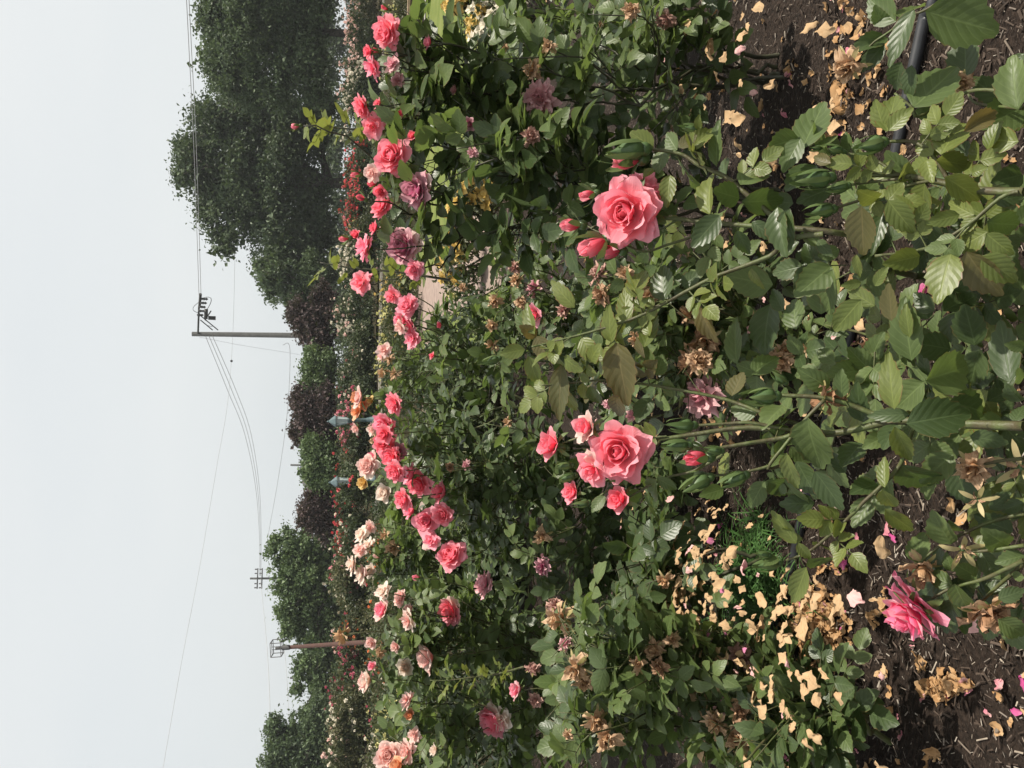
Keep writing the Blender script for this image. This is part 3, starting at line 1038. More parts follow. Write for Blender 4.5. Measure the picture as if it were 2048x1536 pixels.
def crown_points(lobes, n, rs, clump, shell=0.75, per=42, droop=0.0):
    """points gathered in clumps on and inside ellipsoid lobes (centre, radii)"""
    vol = np.array([max(1e-6, (r[0] * r[1] * r[2]) ** (2 / 3)) for c, r in lobes])
    vol /= vol.sum()
    ncl = max(4, n // per)
    which = rs.choice(len(lobes), ncl, p=vol)
    C = np.array([c for c, r in lobes])[which]
    R = np.array([r for c, r in lobes])[which]
    u = rs.normal(size=(ncl, 3)); u /= np.linalg.norm(u, axis=1)[:, None]
    rad = (shell + (1.06 - shell) * rs.random(ncl)) * np.where(rs.random(ncl) < 0.25, rs.random(ncl), 1.0)
    cc = C + u * R * rad[:, None]
    tone = 0.5 + 0.30 * rs.normal(size=ncl)
    w2 = rs.integers(0, ncl, n)
    g = rs.normal(size=(n, 3)) * clump * (0.5 + rs.random((n, 1)))
    g[:, 2] = g[:, 2] * 0.6 - droop * np.abs(rs.normal(size=n)) * clump
    return cc[w2] + g, np.clip(tone[w2] + 0.16 * rs.normal(size=n), 0, 1), cc

def lobe(X, Y, r, D, ry=None, rd=None):
    """a lobe from its picture centre and radius"""
    c = P(X, Y, D)
    k = D / F
    return (np.array(c), np.array((r * k * 1.0 if ry is None else ry * k, (r if rd is None else rd) * k, r * k)))

M_BARK = plain_mat('bark_dark', (0.070, 0.058, 0.046), 0.95, col2=(0.030, 0.025, 0.021), scale=12, bump=0.6)

def tree(name, label, base, lobes, n, leaf, mat, clump, seed, trunk_r=0.18, cat='tree', group=None, droop=0.0, shell=0.72, per=42, limbs=7):
    rs = np.random.default_rng(seed)
    rr = random.Random(seed)
    base = Vector(base)
    more = []
    for c_, r_ in lobes:              # boughs bulging out of each lobe
        for k in range(6):
            u = rs.normal(size=3); u[2] = u[2] * 0.8 + 0.15; u /= np.linalg.norm(u)
            more.append((c_ + u * r_ * 0.86, r_ * rs.uniform(0.24, 0.42)))
    lobes = lobes + more
    root = empty(name, base)
    props(root, label, cat, group)
    pts, tone, cc = crown_points(lobes, int(n * 1.5), rs, clump * 0.62, shell, per, droop)
    V, Q = far_leaves(pts, None, leaf, rs, droop=droop)
    p2, t2, c2 = crown_points([(c_, r_ * 0.70) for c_, r_ in lobes], n // 3, rs, clump * 0.5, 0.2, 12)
    V2, Q2 = far_leaves(p2, None, leaf * 1.7, rs, aspect=0.8)
    V, Q, tone = np.concatenate([V, V2]), np.concatenate([Q, Q2 + len(V)]), np.concatenate([tone, t2])
    o = put('crown', mesh_np('crown', V, Q, mat, {'rnd': np.repeat(tone, 4)}, False), root, Matrix.Identity(4))
    o['kind'] = 'stuff'
    ctr = Vector(np.mean([c for c, r in lobes], axis=0))
    fork = base.lerp(Vector((ctr.x, ctr.y, ctr.z)), 0.45)
    fork.x = base.x + (ctr.x - base.x) * 0.25
    mb = MB()
    mb.tube([base + Vector((0, 0, -0.1)), base.lerp(fork, 0.5) + Vector((rr.uniform(-.05, .05), 0, 0)), fork], [trunk_r * 1.25, trunk_r, trunk_r * 0.8], 8)
    for k in range(limbs):
        c = Vector(cc[rr.randrange(len(cc))])
        mid = fork.lerp(c, 0.5) + Vector((0, 0, (c - fork).length * 0.10))
        mb.tube([fork.lerp(base, 0.12 * rr.random()), mid, c], [trunk_r * 0.55, trunk_r * 0.3, trunk_r * 0.08], 5)
        for q in range(3):
            c2 = c + Vector((rr.uniform(-1, 1), rr.uniform(-1, 1), rr.uniform(-0.6, 0.8))) * clump * 2.5
            mb.tube([mid.lerp(c, 0.5), c2], [trunk_r * 0.14, trunk_r * 0.04], 4)
    mb.build('trunk', M_BARK, root)
    return root

T_OAK = simple_leaf_mat('oak_leaf', [(0.032, 0.052, 0.028), (0.060, 0.092, 0.044), (0.100, 0.138, 0.066)], 0.2)
T_GREEN = simple_leaf_mat('tree_leaf_green', [(0.044, 0.070, 0.034), (0.078, 0.116, 0.054), (0.120, 0.168, 0.078)], 0.25)
T_FRESH = simple_leaf_mat('tree_leaf_fresh', [(0.060, 0.096, 0.042), (0.100, 0.152, 0.062), (0.150, 0.205, 0.086)], 0.28)
T_PURPLE = simple_leaf_mat('plum_leaf_purple', [(0.034, 0.022, 0.023), (0.062, 0.038, 0.038), (0.095, 0.060, 0.054)], 0.12)
T_ROSE = simple_leaf_mat('far_rose_leaf', [(0.022, 0.036, 0.016), (0.042, 0.062, 0.026), (0.085, 0.105, 0.045)], 0.2)
T_ROSE2 = simple_leaf_mat('far_rose_leaf_olive', [(0.034, 0.044, 0.020), (0.072, 0.084, 0.036), (0.13, 0.12, 0.06)], 0.2)

D = 52.0
def gbase(X, Y, D, z=0.0):
    p = P(X, Y, D); return (p.x, p.y, z)

tree('oak_tree', 'broad dark oak with the tallest rounded crown above the red roses', gbase(660, 362, D),
     [lobe(410, 345, 62, D, 75), lobe(395, 300, 40, D), lobe(460, 270, 70, D, 80), lobe(470, 405, 72, D, 80), lobe(540, 320, 88, D, 110), lobe(545, 440, 78, D, 85), lobe(450, 480, 30, D), lobe(500, 215, 60, D, 60), lobe(585, 230, 55, D, 60), lobe(580, 500, 52, D, 45), lobe(610, 400, 34, D, 90), lobe(600, 300, 50, D, 80), lobe(625, 460, 36, D, 60), lobe(640, 250, 34, D, 70), lobe(645, 440, 26, D, 80), lobe(650, 540, 26, D, 60)],
     40000, 0.20, T_OAK, 0.55, 11, 0.34, limbs=14, shell=0.6)
tree('field_maple', 'grey green tree with feathery top filling the picture corner beside the oak', gbase(650, 60, 46),
     [lobe(480, 100, 80, 46, 110), lobe(440, 60, 45, 46, 70), lobe(460, 150, 45, 46), lobe(540, 40, 90, 46, 100), lobe(570, 140, 70, 46, 80), lobe(600, 60, 50, 46, 110), lobe(480, -30, 85, 46, 80), lobe(440, 0, 45, 46, 50), lobe(590, -50, 80, 46, 90), lobe(420, 120, 18, 46, 30), lobe(625, 130, 42, 46, 70), lobe(630, 10, 40, 46, 80)],
     34000, 0.18, T_GREEN, 0.45, 12, 0.24, limbs=10)
tree('birch_tree', 'drooping green tree hanging its tips beside the big oak', gbase(660, 590, 50),
     [lobe(560, 560, 48, 50, 42), lobe(600, 600, 40, 50, 42), lobe(620, 560, 40, 50, 60), lobe(535, 530, 26, 50, 24), lobe(635, 620, 30, 50, 50)],
     9000, 0.18, T_GREEN, 0.30, 13, 0.12, droop=1.0)
tree('purple_plum', 'wide maroon leaved plum standing under the utility pole', gbase(680, 660, 42),
     [lobe(612, 650, 30, 42, 36), lobe(636, 682, 26, 42, 26), lobe(592, 622, 18, 42, 22), lobe(645, 620, 28, 42, 50), lobe(645, 670, 26, 42, 50)],
     9000, 0.14, T_PURPLE, 0.26, 14, 0.1, cat='small tree')
tree('purple_plum', 'maroon leaved plum rising behind the first teal lamp post', gbase(690, 850, 40),
     [lobe(620, 830, 38, 40, 48), lobe(600, 800, 22, 40, 22), lobe(598, 862, 16, 40, 20), lobe(650, 870, 34, 40, 50), lobe(655, 810, 30, 40, 40)],
     9500, 0.14, T_PURPLE, 0.24, 15, 0.1, cat='small tree')
tree('purple_plum', 'low spreading maroon plum behind the second teal lamp post', gbase(695, 1000, 40),
     [lobe(630, 1015, 32, 40, 38), lobe(652, 985, 24, 40, 30), lobe(658, 1045, 26, 40, 34), lobe(610, 1030, 18, 40, 22)],
     8500, 0.14, T_PURPLE, 0.24, 16, 0.1, cat='small tree')
tree('laurel_shrub', 'fresh green bushy shrub between the two far plums', gbase(685, 740, 41),
     [lobe(626, 735, 24, 41, 34), lobe(618, 766, 18, 41, 22), lobe(648, 742, 26, 41, 36)], 6000, 0.14, T_FRESH, 0.28, 17, 0.1, cat='shrub')
tree('laurel_shrub', 'rounded bright green shrub in front of the dark gabled roof', gbase(690, 930, 39),
     [lobe(632, 905, 24, 39, 28), lobe(628, 945, 22, 39, 28), lobe(655, 930, 26, 39, 40), lobe(620, 890, 14, 39, 18)], 7000, 0.13, T_FRESH, 0.26, 18, 0.1, cat='shrub')
tree('ash_tree', 'leafy green tree in front of the second small utility pole', gbase(700, 1170, 44),
     [lobe(590, 1100, 45, 44, 45), lobe(570, 1150, 32, 44, 40), lobe(600, 1200, 50, 44, 60), lobe(640, 1130, 50, 44, 80), lobe(640, 1240, 42, 44, 55), lobe(585, 1255, 24, 44, 26), lobe(545, 1090, 14, 44, 16), lobe(670, 1180, 28, 44, 90)],
     15000, 0.17, T_FRESH, 0.30, 19, 0.2, limbs=10)
tree('ash_tree', 'thin green tree right behind the brown light post', gbase(705, 1330, 50),
     [lobe(620, 1320, 32, 50, 34), lobe(640, 1370, 36, 50, 36), lobe(600, 1345, 16, 50, 18), lobe(660, 1300, 30, 50, 40), lobe(625, 1415, 24, 50, 24), lobe(592, 1378, 10, 50, 12), lobe(660, 1400, 26, 50, 40), lobe(662, 1270, 24, 50, 34)],
     8000, 0.17, T_FRESH, 0.28, 20, 0.13)
tree('ash_tree', 'dense green tree at the picture edge beyond the yellow roses', gbase(715, 1500, 46),
     [lobe(600, 1470, 50, 46, 50), lobe(560, 1500, 40, 46, 46), lobe(640, 1440, 36, 46, 46), lobe(640, 1520, 48, 46, 60), lobe(545, 1450, 14, 46, 20), lobe(580, 1545, 60, 46, 40), lobe(670, 1490, 32, 46, 60)],
     15000, 0.17, T_GREEN, 0.30, 21, 0.2, limbs=10)

# a dark wood closes the view behind the trees
rs = np.random.default_rng(5)
wl = [lobe(662 + 0.035 * Y + rs.uniform(-6, 6), Y, rs.uniform(22, 32), 85, rs.uniform(40, 60)) for Y in range(-260, 1320, 42)]
pts, tone, cc = crown_points(wl, 20000, rs, 0.5, 0.5)
V, Q = far_leaves(pts, None, 0.42, rs)
o = put('distant_wood', mesh_np('distant_wood', V, Q, T_OAK, {'rnd': np.repeat(tone, 4)}, False))
props(o, 'far dark belt of trees closing the view behind the rose garden', 'wood', None, 'stuff')

M_BLOS = {
    'red': simple_leaf_mat('far_blossom_red', [(0.42, 0.03, 0.04), (0.60, 0.07, 0.08)], 0.25),
    'crimson': simple_leaf_mat('far_blossom_crimson', [(0.26, 0.03, 0.06), (0.42, 0.07, 0.12)], 0.25),
    'pale': simple_leaf_mat('far_blossom_pale', [(0.60, 0.34, 0.30), (0.72, 0.52, 0.45)], 0.25),
    'white': simple_leaf_mat('far_blossom_cream', [(0.56, 0.50, 0.38), (0.70, 0.64, 0.52)], 0.25),
    'pink': simple_leaf_mat('far_blossom_pink', [(0.58, 0.15, 0.20), (0.72, 0.32, 0.35)], 0.25),
    'orange': simple_leaf_mat('far_blossom_orange', [(0.60, 0.13, 0.04), (0.70, 0.24, 0.09)], 0.25),
    'yellow': simple_leaf_mat('far_blossom_yellow', [(0.52, 0.34, 0.08), (0.66, 0.48, 0.16)], 0.25),
    'lemon': simple_leaf_mat('far_blossom_lemon', [(0.45, 0.42, 0.14), (0.62, 0.58, 0.28)], 0.25),
}

def flowers(pts, size, rs):
    """little five-petal rosettes facing outwards and up"""
    V, Q = [], []
    off = 0
    for p in pts:
        a = rs.normal(size=3); a[2] = abs(a[2]) + 0.5; a[1] -= 0.8
        a /= np.linalg.norm(a)
        x = np.cross(a, (0.3, 0.5, 0.9)); x /= np.linalg.norm(x); y = np.cross(a, x)
        sz = size * (0.6 + 0.7 * rs.random())
        for ring, (rr, zz, nn) in enumerate(((1.0, 0.05, 5), (0.55, 0.35, 4))):
            for k in range(nn):
                an = 2 * PI * k / nn + ring
                o1 = x * math.cos(an) + y * math.sin(an)
                o2 = -x * math.sin(an) + y * math.cos(an)
                b = p + a * sz * 0.1
                tip = p + o1 * sz * rr * 0.5 + a * sz * zz
                mid = (b + tip) / 2 + a * sz * 0.06
                w = o2 * sz * 0.26 * rr
                V += [b, mid - w, tip, mid + w]
                Q.append((off, off + 1, off + 2, off + 3)); off += 4
    return np.array(V), np.array(Q)

def far_bush(label, X, Y, D, w, h, z0, n, mat, blos, seed, leaf=0.07, fsize=0.09, group='rose bushes in the far bed', name='rose_bush', clump=0.12, cat='rose bush'):
    """a bush w wide and h high standing at the ground below a picture point; blos: list of (colour, count)"""
    rs = np.random.default_rng(seed)
    c = P(X, Y, D)
    base = Vector((c.x, c.y, 0))
    root = empty(name, base)
    props(root, label, cat, group)
    lobes = []
    for k in range(12):
        lobes.append((np.array((c.x + rs.uniform(-0.42, 0.42) * w, c.y + rs.uniform(-0.3, 0.3) * w, z0 + h * rs.uniform(0.14, 0.78))), np.array((w * 0.22, w * 0.2, h * rs.uniform(0.16, 0.26)))))
    pts, tone, cc = crown_points(lobes, n, rs, clump, 0.6)
    V, Q = far_leaves(pts, None, leaf, rs)
    o = put('foliage', mesh_np('foliage', V, Q, mat, {'rnd': np.repeat(tone, 4)}, False), root, Matrix.Identity(4)); o['kind'] = 'stuff'
    mb = MB()
    rr = random.Random(seed)
    for k in range(8):
        q = Vector(cc[rr.randrange(len(cc))])
        mb.tube([base + Vector((rr.uniform(-.1, .1), rr.uniform(-.1, .1), -0.03)), base.lerp(q, 0.5) + Vector((0, 0, h * 0.12)), q], [0.014, 0.010, 0.004], 4)
    mb.build('stem', M_OLD, root)
    for col, cnt in blos:
        if cnt == 0: continue
        ii = rs.integers(0, len(pts), cnt * 8)
        fp = []
        ctr = np.array((c.x, c.y, z0 + h * 0.45))
        hub = pts[rs.integers(0, len(pts), max(2, cnt // 7))]
        cand = pts[ii]
        sc = (cand[:, 2] - ctr[2]) / h * 1.6 - (cand[:, 1] - ctr[1]) / w * 1.3 - 0.9 * np.min(np.linalg.norm(cand[:, None, :] - hub[None], axis=2), axis=1) / (0.25 * w)
        fp = cand[np.argsort(-sc)[:int(cnt * 2.3)]] + np.array((0, -0.09 * w / 2, 0.05 * h))
        V, Q = flowers(fp, fsize, rs)
        o = put('blossom', mesh_np('blossom', V, Q, M_BLOS[col], {'rnd': np.repeat(rs.random(len(V) // 4), 4)}, True), root, Matrix.Identity(4)); o['kind'] = 'stuff'
    return root

# the far rose bed, from the picture's upright right to its left
hedge = [
    (30, 43, 4.4, 1.9, T_ROSE2, [('pale', 40), ('white', 30)], 'rose bush with scattered pale blossom below the feathery tree'),
    (135, 41, 4.2, 2.0, T_ROSE, [('pale', 120)], 'rose bush thick with pale pink blossom left of the timber edging'),
    (225, 40, 3.6, 1.8, T_ROSE, [('white', 80), ('pale', 20)], 'dark rose bush with cream white blossom behind the tall budded shoot'),
    (315, 38, 3.0, 1.6, T_ROSE, [('red', 80)], 'rose bush with red blossom right at the foot of the oak trunk'),
    (405, 37, 4.0, 1.6, T_ROSE, [('red', 110), ('pink', 20)], 'wide rose bush crowded with scarlet blossom under the oak'),
    (490, 36, 3.4, 1.5, T_ROSE2, [('pale', 40), ('yellow', 14)], 'olive rose bush with a few pale blossoms under the drooping branches'),
    (590, 36, 3.8, 1.7, T_ROSE, [('white', 110), ('pale', 30)], 'rose bush frosted with cream blossom beyond the young reddish leaves'),
    (680, 35, 3.4, 1.5, T_ROSE, [('pink', 16), ('white', 20)], 'dark leafy rose bush with hardly any blossom below the utility pole'),
    (765, 34, 3.2, 1.5, T_ROSE, [('white', 26), ('pink', 10)], 'green rose bush speckled white between the two maroon plums'),
    (850, 33, 3.2, 1.4, T_ROSE, [('crimson', 40), ('pink', 30), ('pale', 20)], 'rose bush with mixed crimson and pink blossom behind the first lamp post'),
    (930, 33, 3.0, 1.4, T_ROSE2, [('red', 40), ('white', 8)], 'reddish brown rose bush between the two teal lamp posts'),
    (1020, 32, 3.2, 1.4, T_ROSE, [('red', 110), ('white', 8)], 'rose bush covered in red blossom just past the second lamp post'),
    (1110, 31, 3.2, 1.35, T_ROSE, [('pink', 30), ('crimson', 20), ('white', 16)], 'rose bush with few pink blossoms behind the cream roses'),
    (1205, 30, 3.2, 1.35, T_ROSE2, [('orange', 20), ('white', 14)], 'olive rose bush with a few orange blossoms below the leafy ash'),
    (1310, 30, 3.0, 1.3, T_ROSE, [('crimson', 70), ('pale', 14)], 'rose bush with dark crimson blossom at the foot of the light post'),
    (1395, 29, 2.6, 1.25, T_ROSE2, [('crimson', 4)], 'plain olive rounded shrub without blossom before the bright gap'),
    (1480, 28, 3.2, 1.3, T_ROSE2, [('white', 40), ('pale', 10)], 'bush with small white blossom at the far picture edge'),
]
for i, (Y, D_, w, h, mat, blos, lab) in enumerate(hedge):
    X = 720 + 0.035 * (Y - 768)
    far_bush(lab, X, Y, D_, w, h, 0.0, 10000, mat, blos, 100 + i, leaf=0.115, fsize=0.15, clump=0.16)
# a second, nearer row seen between lawn and kerb
row2 = [
    (345, 768, 20, 2.2, 0.65, T_ROSE, [('red', 6)], 'low dark leafy bush in the shade behind the big open pink rose', 30),
    (440, 770, 19, 2.2, 0.65, T_ROSE, [('pale', 8)], 'low dark leafy bush beyond the upper mauve rose', 31),
    (530, 772, 18, 2.0, 0.60, T_ROSE, [('pale', 8)], 'low dark leafy bush beyond the lower mauve rose', 32),
    (60, 758, 17.5, 2.0, 0.85, T_ROSE2, [('lemon', 90)], 'low shrub dotted with lemon flowers above the timber edging', 17),
    (150, 760, 18.5, 1.8, 0.75, T_ROSE2, [('lemon', 60), ('white', 20)], 'low shrub with lemon and white flowers behind the topmost pink roses', 18),
    (245, 762, 19, 1.8, 0.75, T_ROSE2, [('lemon', 30), ('white', 20)], 'low olive shrub with few flowers behind the tall budded shoot', 19),
    (600, 756, 15, 1.2, 0.7, T_ROSE2, [('yellow', 60)], 'low rose bush with golden yellow flowers near the stone kerb', 20),
    (660, 772, 14, 1.2, 0.7, T_ROSE2, [('lemon', 90)], 'low bush of small lemon flowers behind the paired pink roses', 21),
    (735, 780, 12, 1.0, 0.7, T_ROSE, [('yellow', 12)], 'low leafy bush behind the tan faded flowers', 22),
    (1330, 765, 14, 1.8, 0.75, T_ROSE2, [('crimson', 14)], 'dusky red leaved low bush behind the pale pink roses', 23),
    (1445, 790, 9.5, 1.1, 0.75, T_ROSE, [('lemon', 70)], 'bush of pale lemon button flowers left of the double pink rose', 24),
    (1390, 782, 12, 1.4, 0.7, T_ROSE2, [('white', 24)], 'loose yellow green bush with tiny cream flowers', 25),
    (1080, 756, 16, 2.2, 0.8, T_ROSE, [('red', 20), ('white', 10)], 'green rose bush with scattered red blossom behind the cream roses', 26),
    (1200, 765, 14, 2.0, 0.75, T_ROSE2, [('orange', 34)], 'bush with bright orange flowers behind the pale pink cluster', 28),
]
for Y, X, D_, w, h, mat, blos, lab, sd in row2:
    c = P(X, Y, D_)
    far_bush(lab, X, Y, D_, w * 1.2, h, 0.0, 5200, mat, blos, sd, leaf=0.05, fsize=0.055, clump=0.08, group='low bushes between lawn and far bed')
yel = [
    (960, 450, 6.6, 0.55, 0.46, [('yellow', 60)], 'golden yellow rose bush by the path, nearest the dark bush', 41),
    (915, 515, 7.6, 0.50, 0.44, [('yellow', 45), ('lemon', 20)], 'second golden yellow rose bush at the lawn edge beside the path', 42),
    (965, 372, 7.0, 0.40, 0.36, [('yellow', 14)], 'small yellow rose bush half hidden behind the dark cane', 43),
    (912, 22, 7.4, 0.45, 0.42, [('yellow', 40)], 'yellow rose bush on the lawn at the picture edge', 44),
    (1000, 40, 5.9, 0.9, 0.40, [('white', 10), ('yellow', 8)], 'straggly pale leaved bush below the lawn edge', 45),
    (985, 120, 5.7, 0.8, 0.34, [('white', 8)], 'low pale green bush between lawn and dark rose bush', 46),
]
for X, Y, D_, w, h, blos, lab, sd in yel:
    far_bush(lab, X, Y, D_, w, h, 0.02, 1500, T_ROSE2, blos, sd, leaf=0.04, fsize=0.10, clump=0.05, group='yellow roses along the lawn')

for X, Y, D_, w, h, lab, sd in [
    (860, 1440, 5.4, 1.5, 0.85, 'leafy flowerless rose bush behind the pale pink roses near the picture edge', 61), (860, 1270, 5.5, 1.4, 0.85, 'leafy flowerless rose bush behind the coral and cream rose', 62), (880, 1080, 5.6, 1.4, 0.80, 'leafy flowerless rose bush behind the arching row of pink roses', 63),
    (900, 880, 6.2, 1.4, 0.70, 'leafy flowerless low bush in the middle behind the tall arching bush', 64), (890, 740, 6.8, 1.2, 0.62, 'leafy flowerless low bush behind the middle knot of roses', 65)]:
    far_bush(lab, X, Y, D_, w, h, 0.0, 4200, T_ROSE, [], sd, leaf=0.05, clump=0.07, group='flowerless bushes in the second row')

# ------------------------------------------------------------------ poles, wires, lamps, roof
M_WOODPOLE = plain_mat('pole_wood_grey', (0.060, 0.062, 0.060), 0.9, col2=(0.042, 0.043, 0.042), scale=5)
M_METALDK = plain_mat('pole_hardware', (0.050, 0.050, 0.050), 0.6, scale=10)
M_WIRE = plain_mat('wire_aluminium', (0.40, 0.40, 0.40), 0.6, scale=1)

DU = 58.0
def stand(X, Y, D):
    """ground point under a picture point"""
    p = P(X, Y, D); return Vector((p.x, p.y, 0))
pole_top = P(384, 668, DU)
pb = Vector((pole_top.x + 0.35, pole_top.y, 0))
t = empty('utility_pole', pb); props(t, 'tall grey wooden utility pole with a side arm above the maroon plum', 'utility pole')
m = MB(); m.tube([pb + Vector((0, 0, -0.3)), pole_top], [0.20, 0.15], 10); m.build('shaft', M_WOODPOLE, t)
arm_a = P(396, 667, DU); arm_b = P(398, 612, DU - 2.5); arm_c = P(402, 588, DU - 3.5)
m = MB(); m.tube([arm_a, arm_b], 0.06, 6); m.tube([P(425, 660, DU), P(401, 640, DU - 1.2)], 0.035, 5); m.tube([P(436, 660, DU), P(402, 632, DU - 1.6)], 0.035, 5); m.build('crossarm', M_WOODPOLE, t)
for k in range(5):
    m = MB()
    p = P(400 + 2.2 * k, 630 - 8 * k, DU - 2 - 0.3 * k)
    m.lathe(p, [(0.02, -0.22), (0.09, -0.12), (0.05, -0.05), (0.10, 0.02), (0.05, 0.08), (0.09, 0.14), (0.001, 0.2)], 8)
    m.build('insulator', M_METALDK, t)
m = MB()
m.box(P(412, 628, DU - 2), (0.32, 0.10, 0.10)); m.tube([P(399, 612, DU - 2.5), P(401, 588, DU - 3.5)], 0.085, 6); m.box(P(424, 636, DU - 1.8), (0.12, 0.05, 0.22)); m.tube([P(410, 640, DU - 1.5), P(422, 622, DU - 2)], 0.04, 5)
m.build('switchgear', M_METALDK, t)
m = MB()
def loop(a, b, c, n=10): return bez(a, b * 2 - (a + c) / 2, c, n)
m.tube(loop(P(399, 598, DU - 3), P(422, 597, DU - 3), P(412, 622, DU - 2.2)), 0.02, 4)
m.tube(loop(P(397, 605, DU - 3), P(386, 618, DU - 2.5), P(398, 626, DU - 2.2)), 0.016, 4)
m.tube(loop(P(410, 640, DU - 2), P(425, 652, DU - 1), P(412, 650, DU - 1)), 0.016, 4)
m.build('jumper_wire', M_METALDK, t)

def wire(label, pts, r=0.022, group='overhead wires', D1=None):
    mb = MB()
    P3 = [P(*q) for q in pts]
    out = []
    for i in range(len(P3) - 1):
        a0 = P3[max(i - 1, 0)]; a1 = P3[i]; a2 = P3[i + 1]; a3 = P3[min(i + 2, len(P3) - 1)]
        for k in range(6):
            q = k / 6
            out.append(0.5 * ((2 * a1) + (a2 - a0) * q + (2 * a0 - 5 * a1 + 4 * a2 - a3) * q * q + (3 * a1 - a0 - 3 * a2 + a3) * q ** 3))
    out.append(P3[-1])
    mb.tube(out, r * 0.62, 5)
    o = mb.build('power_line', M_WIRE)
    props(o, label, 'power line', group)
    return o
wire('upper line of the pair running from the pole arm to the picture edge', [(398, 592, 54.5), (388, 300, 46), (378, 100, 40), (371, -40, 36)], 0.026)
wire('lower line of the pair running from the pole arm to the picture edge', [(402, 590, 54.5), (393, 300, 46), (383, 100, 40), (376, -40, 36)], 0.026)
for k, dx in enumerate((0, 7, 14)):
    wire(['topmost', 'middle', 'lowest'][k] + ' of the three sagging lines from the tall pole to the small pole', [(411 + dx, 672, 58), (455 + dx * 1.2, 780, 66), (490 + dx * 0.9, 870, 76), (512 + dx * 0.5, 980, 92), (519 + dx * 0.25, 1080, 112), (519 + dx * 0.2, 1152, 130)], 0.032)
wire('single faint line crossing the open sky to the far corner', [(470, 500, 60), (466, 660, 62), (456, 800, 60), (434, 930, 57), (400, 1130, 52), (362, 1330, 48), (322, 1560, 44)], 0.015)
wire('long line above the maroon plums running down to the leafy ash', [(566, 690, 60), (580, 700, 62), (574, 830, 68), (556, 960, 78), (540, 1050, 86), (530, 1110, 90)], 0.026)
wire('line leaving the small pole towards the dense edge tree', [(521, 1158, 130), (532, 1270, 110), (538, 1360, 95), (541, 1470, 80), (542, 1560, 74)], 0.042)
wire('thin lower line passing behind the lamp head of the light post', [(566, 1290, 100), (572, 1330, 98), (578, 1440, 92), (580, 1500, 90)], 0.03)
wire('stay wire slanting down from the tall pole top', [(398, 674, 58), (480, 690, 62), (580, 706, 68), (600, 710, 69)], 0.012)
m = MB(); p = P(463, 722, 60); m.lathe(p, [(0.001, -0.10), (0.07, -0.05), (0.085, 0), (0.07, 0.05), (0.001, 0.10)], 8)
props(m.build('wire_marker', M_METALDK), 'small dark marker ball hanging on the single sky line', 'wire marker')

def small_pole(X0, X1, Y, D, label, arms, hw):
    top = P(X0, Y, D); b = Vector((top.x, top.y, 0))
    t = empty('utility_pole', b); props(t, label, 'utility pole')
    m = MB(); m.tube([b, top], [0.22, 0.15], 8); m.build('shaft', M_WOODPOLE, t)
    for X in arms:
        c = P(X, Y, D); m = MB(); m.box(c, (hw, 0.07, 0.08)); m.build('crossarm', M_METALDK, t)
        for q in (-0.9, -0.5, 0.5, 0.9):
            m = MB(); m.lathe(c + Vector((hw * q, 0, 0.08)), [(0.03, 0), (0.12, 0.12), (0.06, 0.2), (0.11, 0.28), (0.001, 0.36)], 6); m.build('insulator', M_METALDK, t)
small_pole(500, 540, 1157, 130, 'small far utility pole with crossarms over the leafy ash', (515, 524), 1.5)
small_pole(581, 610, 930, 140, 'tiny far pole top sticking up beside the dark roof', (602,), 0.9)
small_pole(580, 610, 1356, 120, 'thin far pole standing in the gap beside the light post', (596,), 0.8)
p = P(603, 889, 120)
m = MB(); m.box(p, (0.5, 0.3, 0.6)); m.tube([p, p + Vector((0, 0, -3))], 0.12, 6)
props(m.build('chimney_vent', M_METALDK), 'short dark vent stub above the green shrub', 'vent')

# gabled roof far away
rp_ = P(612, 945, 95)
t = empty('house', (rp_.x, rp_.y, 0)); props(t, 'distant house showing only a dark gabled roof above the shrub', 'house')
m = MB()
w2, hh, dd = 3.4, 1.6, 3.0
z = rp_.z + 0.35
c = Vector((rp_.x, rp_.y, 0))
ridge = [Vector((c.x - 1.2, c.y, z)), Vector((c.x + 1.4, c.y, z))]
eave = z - hh
E = [Vector((c.x - w2, c.y - dd, eave)), Vector((c.x + w2, c.y - dd, eave)), Vector((c.x + w2, c.y + dd, eave)), Vector((c.x - w2, c.y + dd, eave))]
b = len(m.v)
m.v += [tuple(v) for v in E + ridge]; m.a += [0.5] * 6
m.q += [(b, b + 1, b + 5, b + 4), (b + 2, b + 3, b + 4, b + 5)]; m.t += [(b, b + 4, b + 3), (b + 1, b + 2, b + 5)]
m.build('roof', plain_mat('roof_shingle', (0.075, 0.075, 0.078), 0.9, scale=3), t, False)
m = MB(); m.box((c.x, c.y, eave / 2), (w2 - 0.3, dd - 0.3, eave / 2)); m.build('wall', plain_mat('house_wall', (0.36, 0.34, 0.30), 0.9, scale=2), t, False)

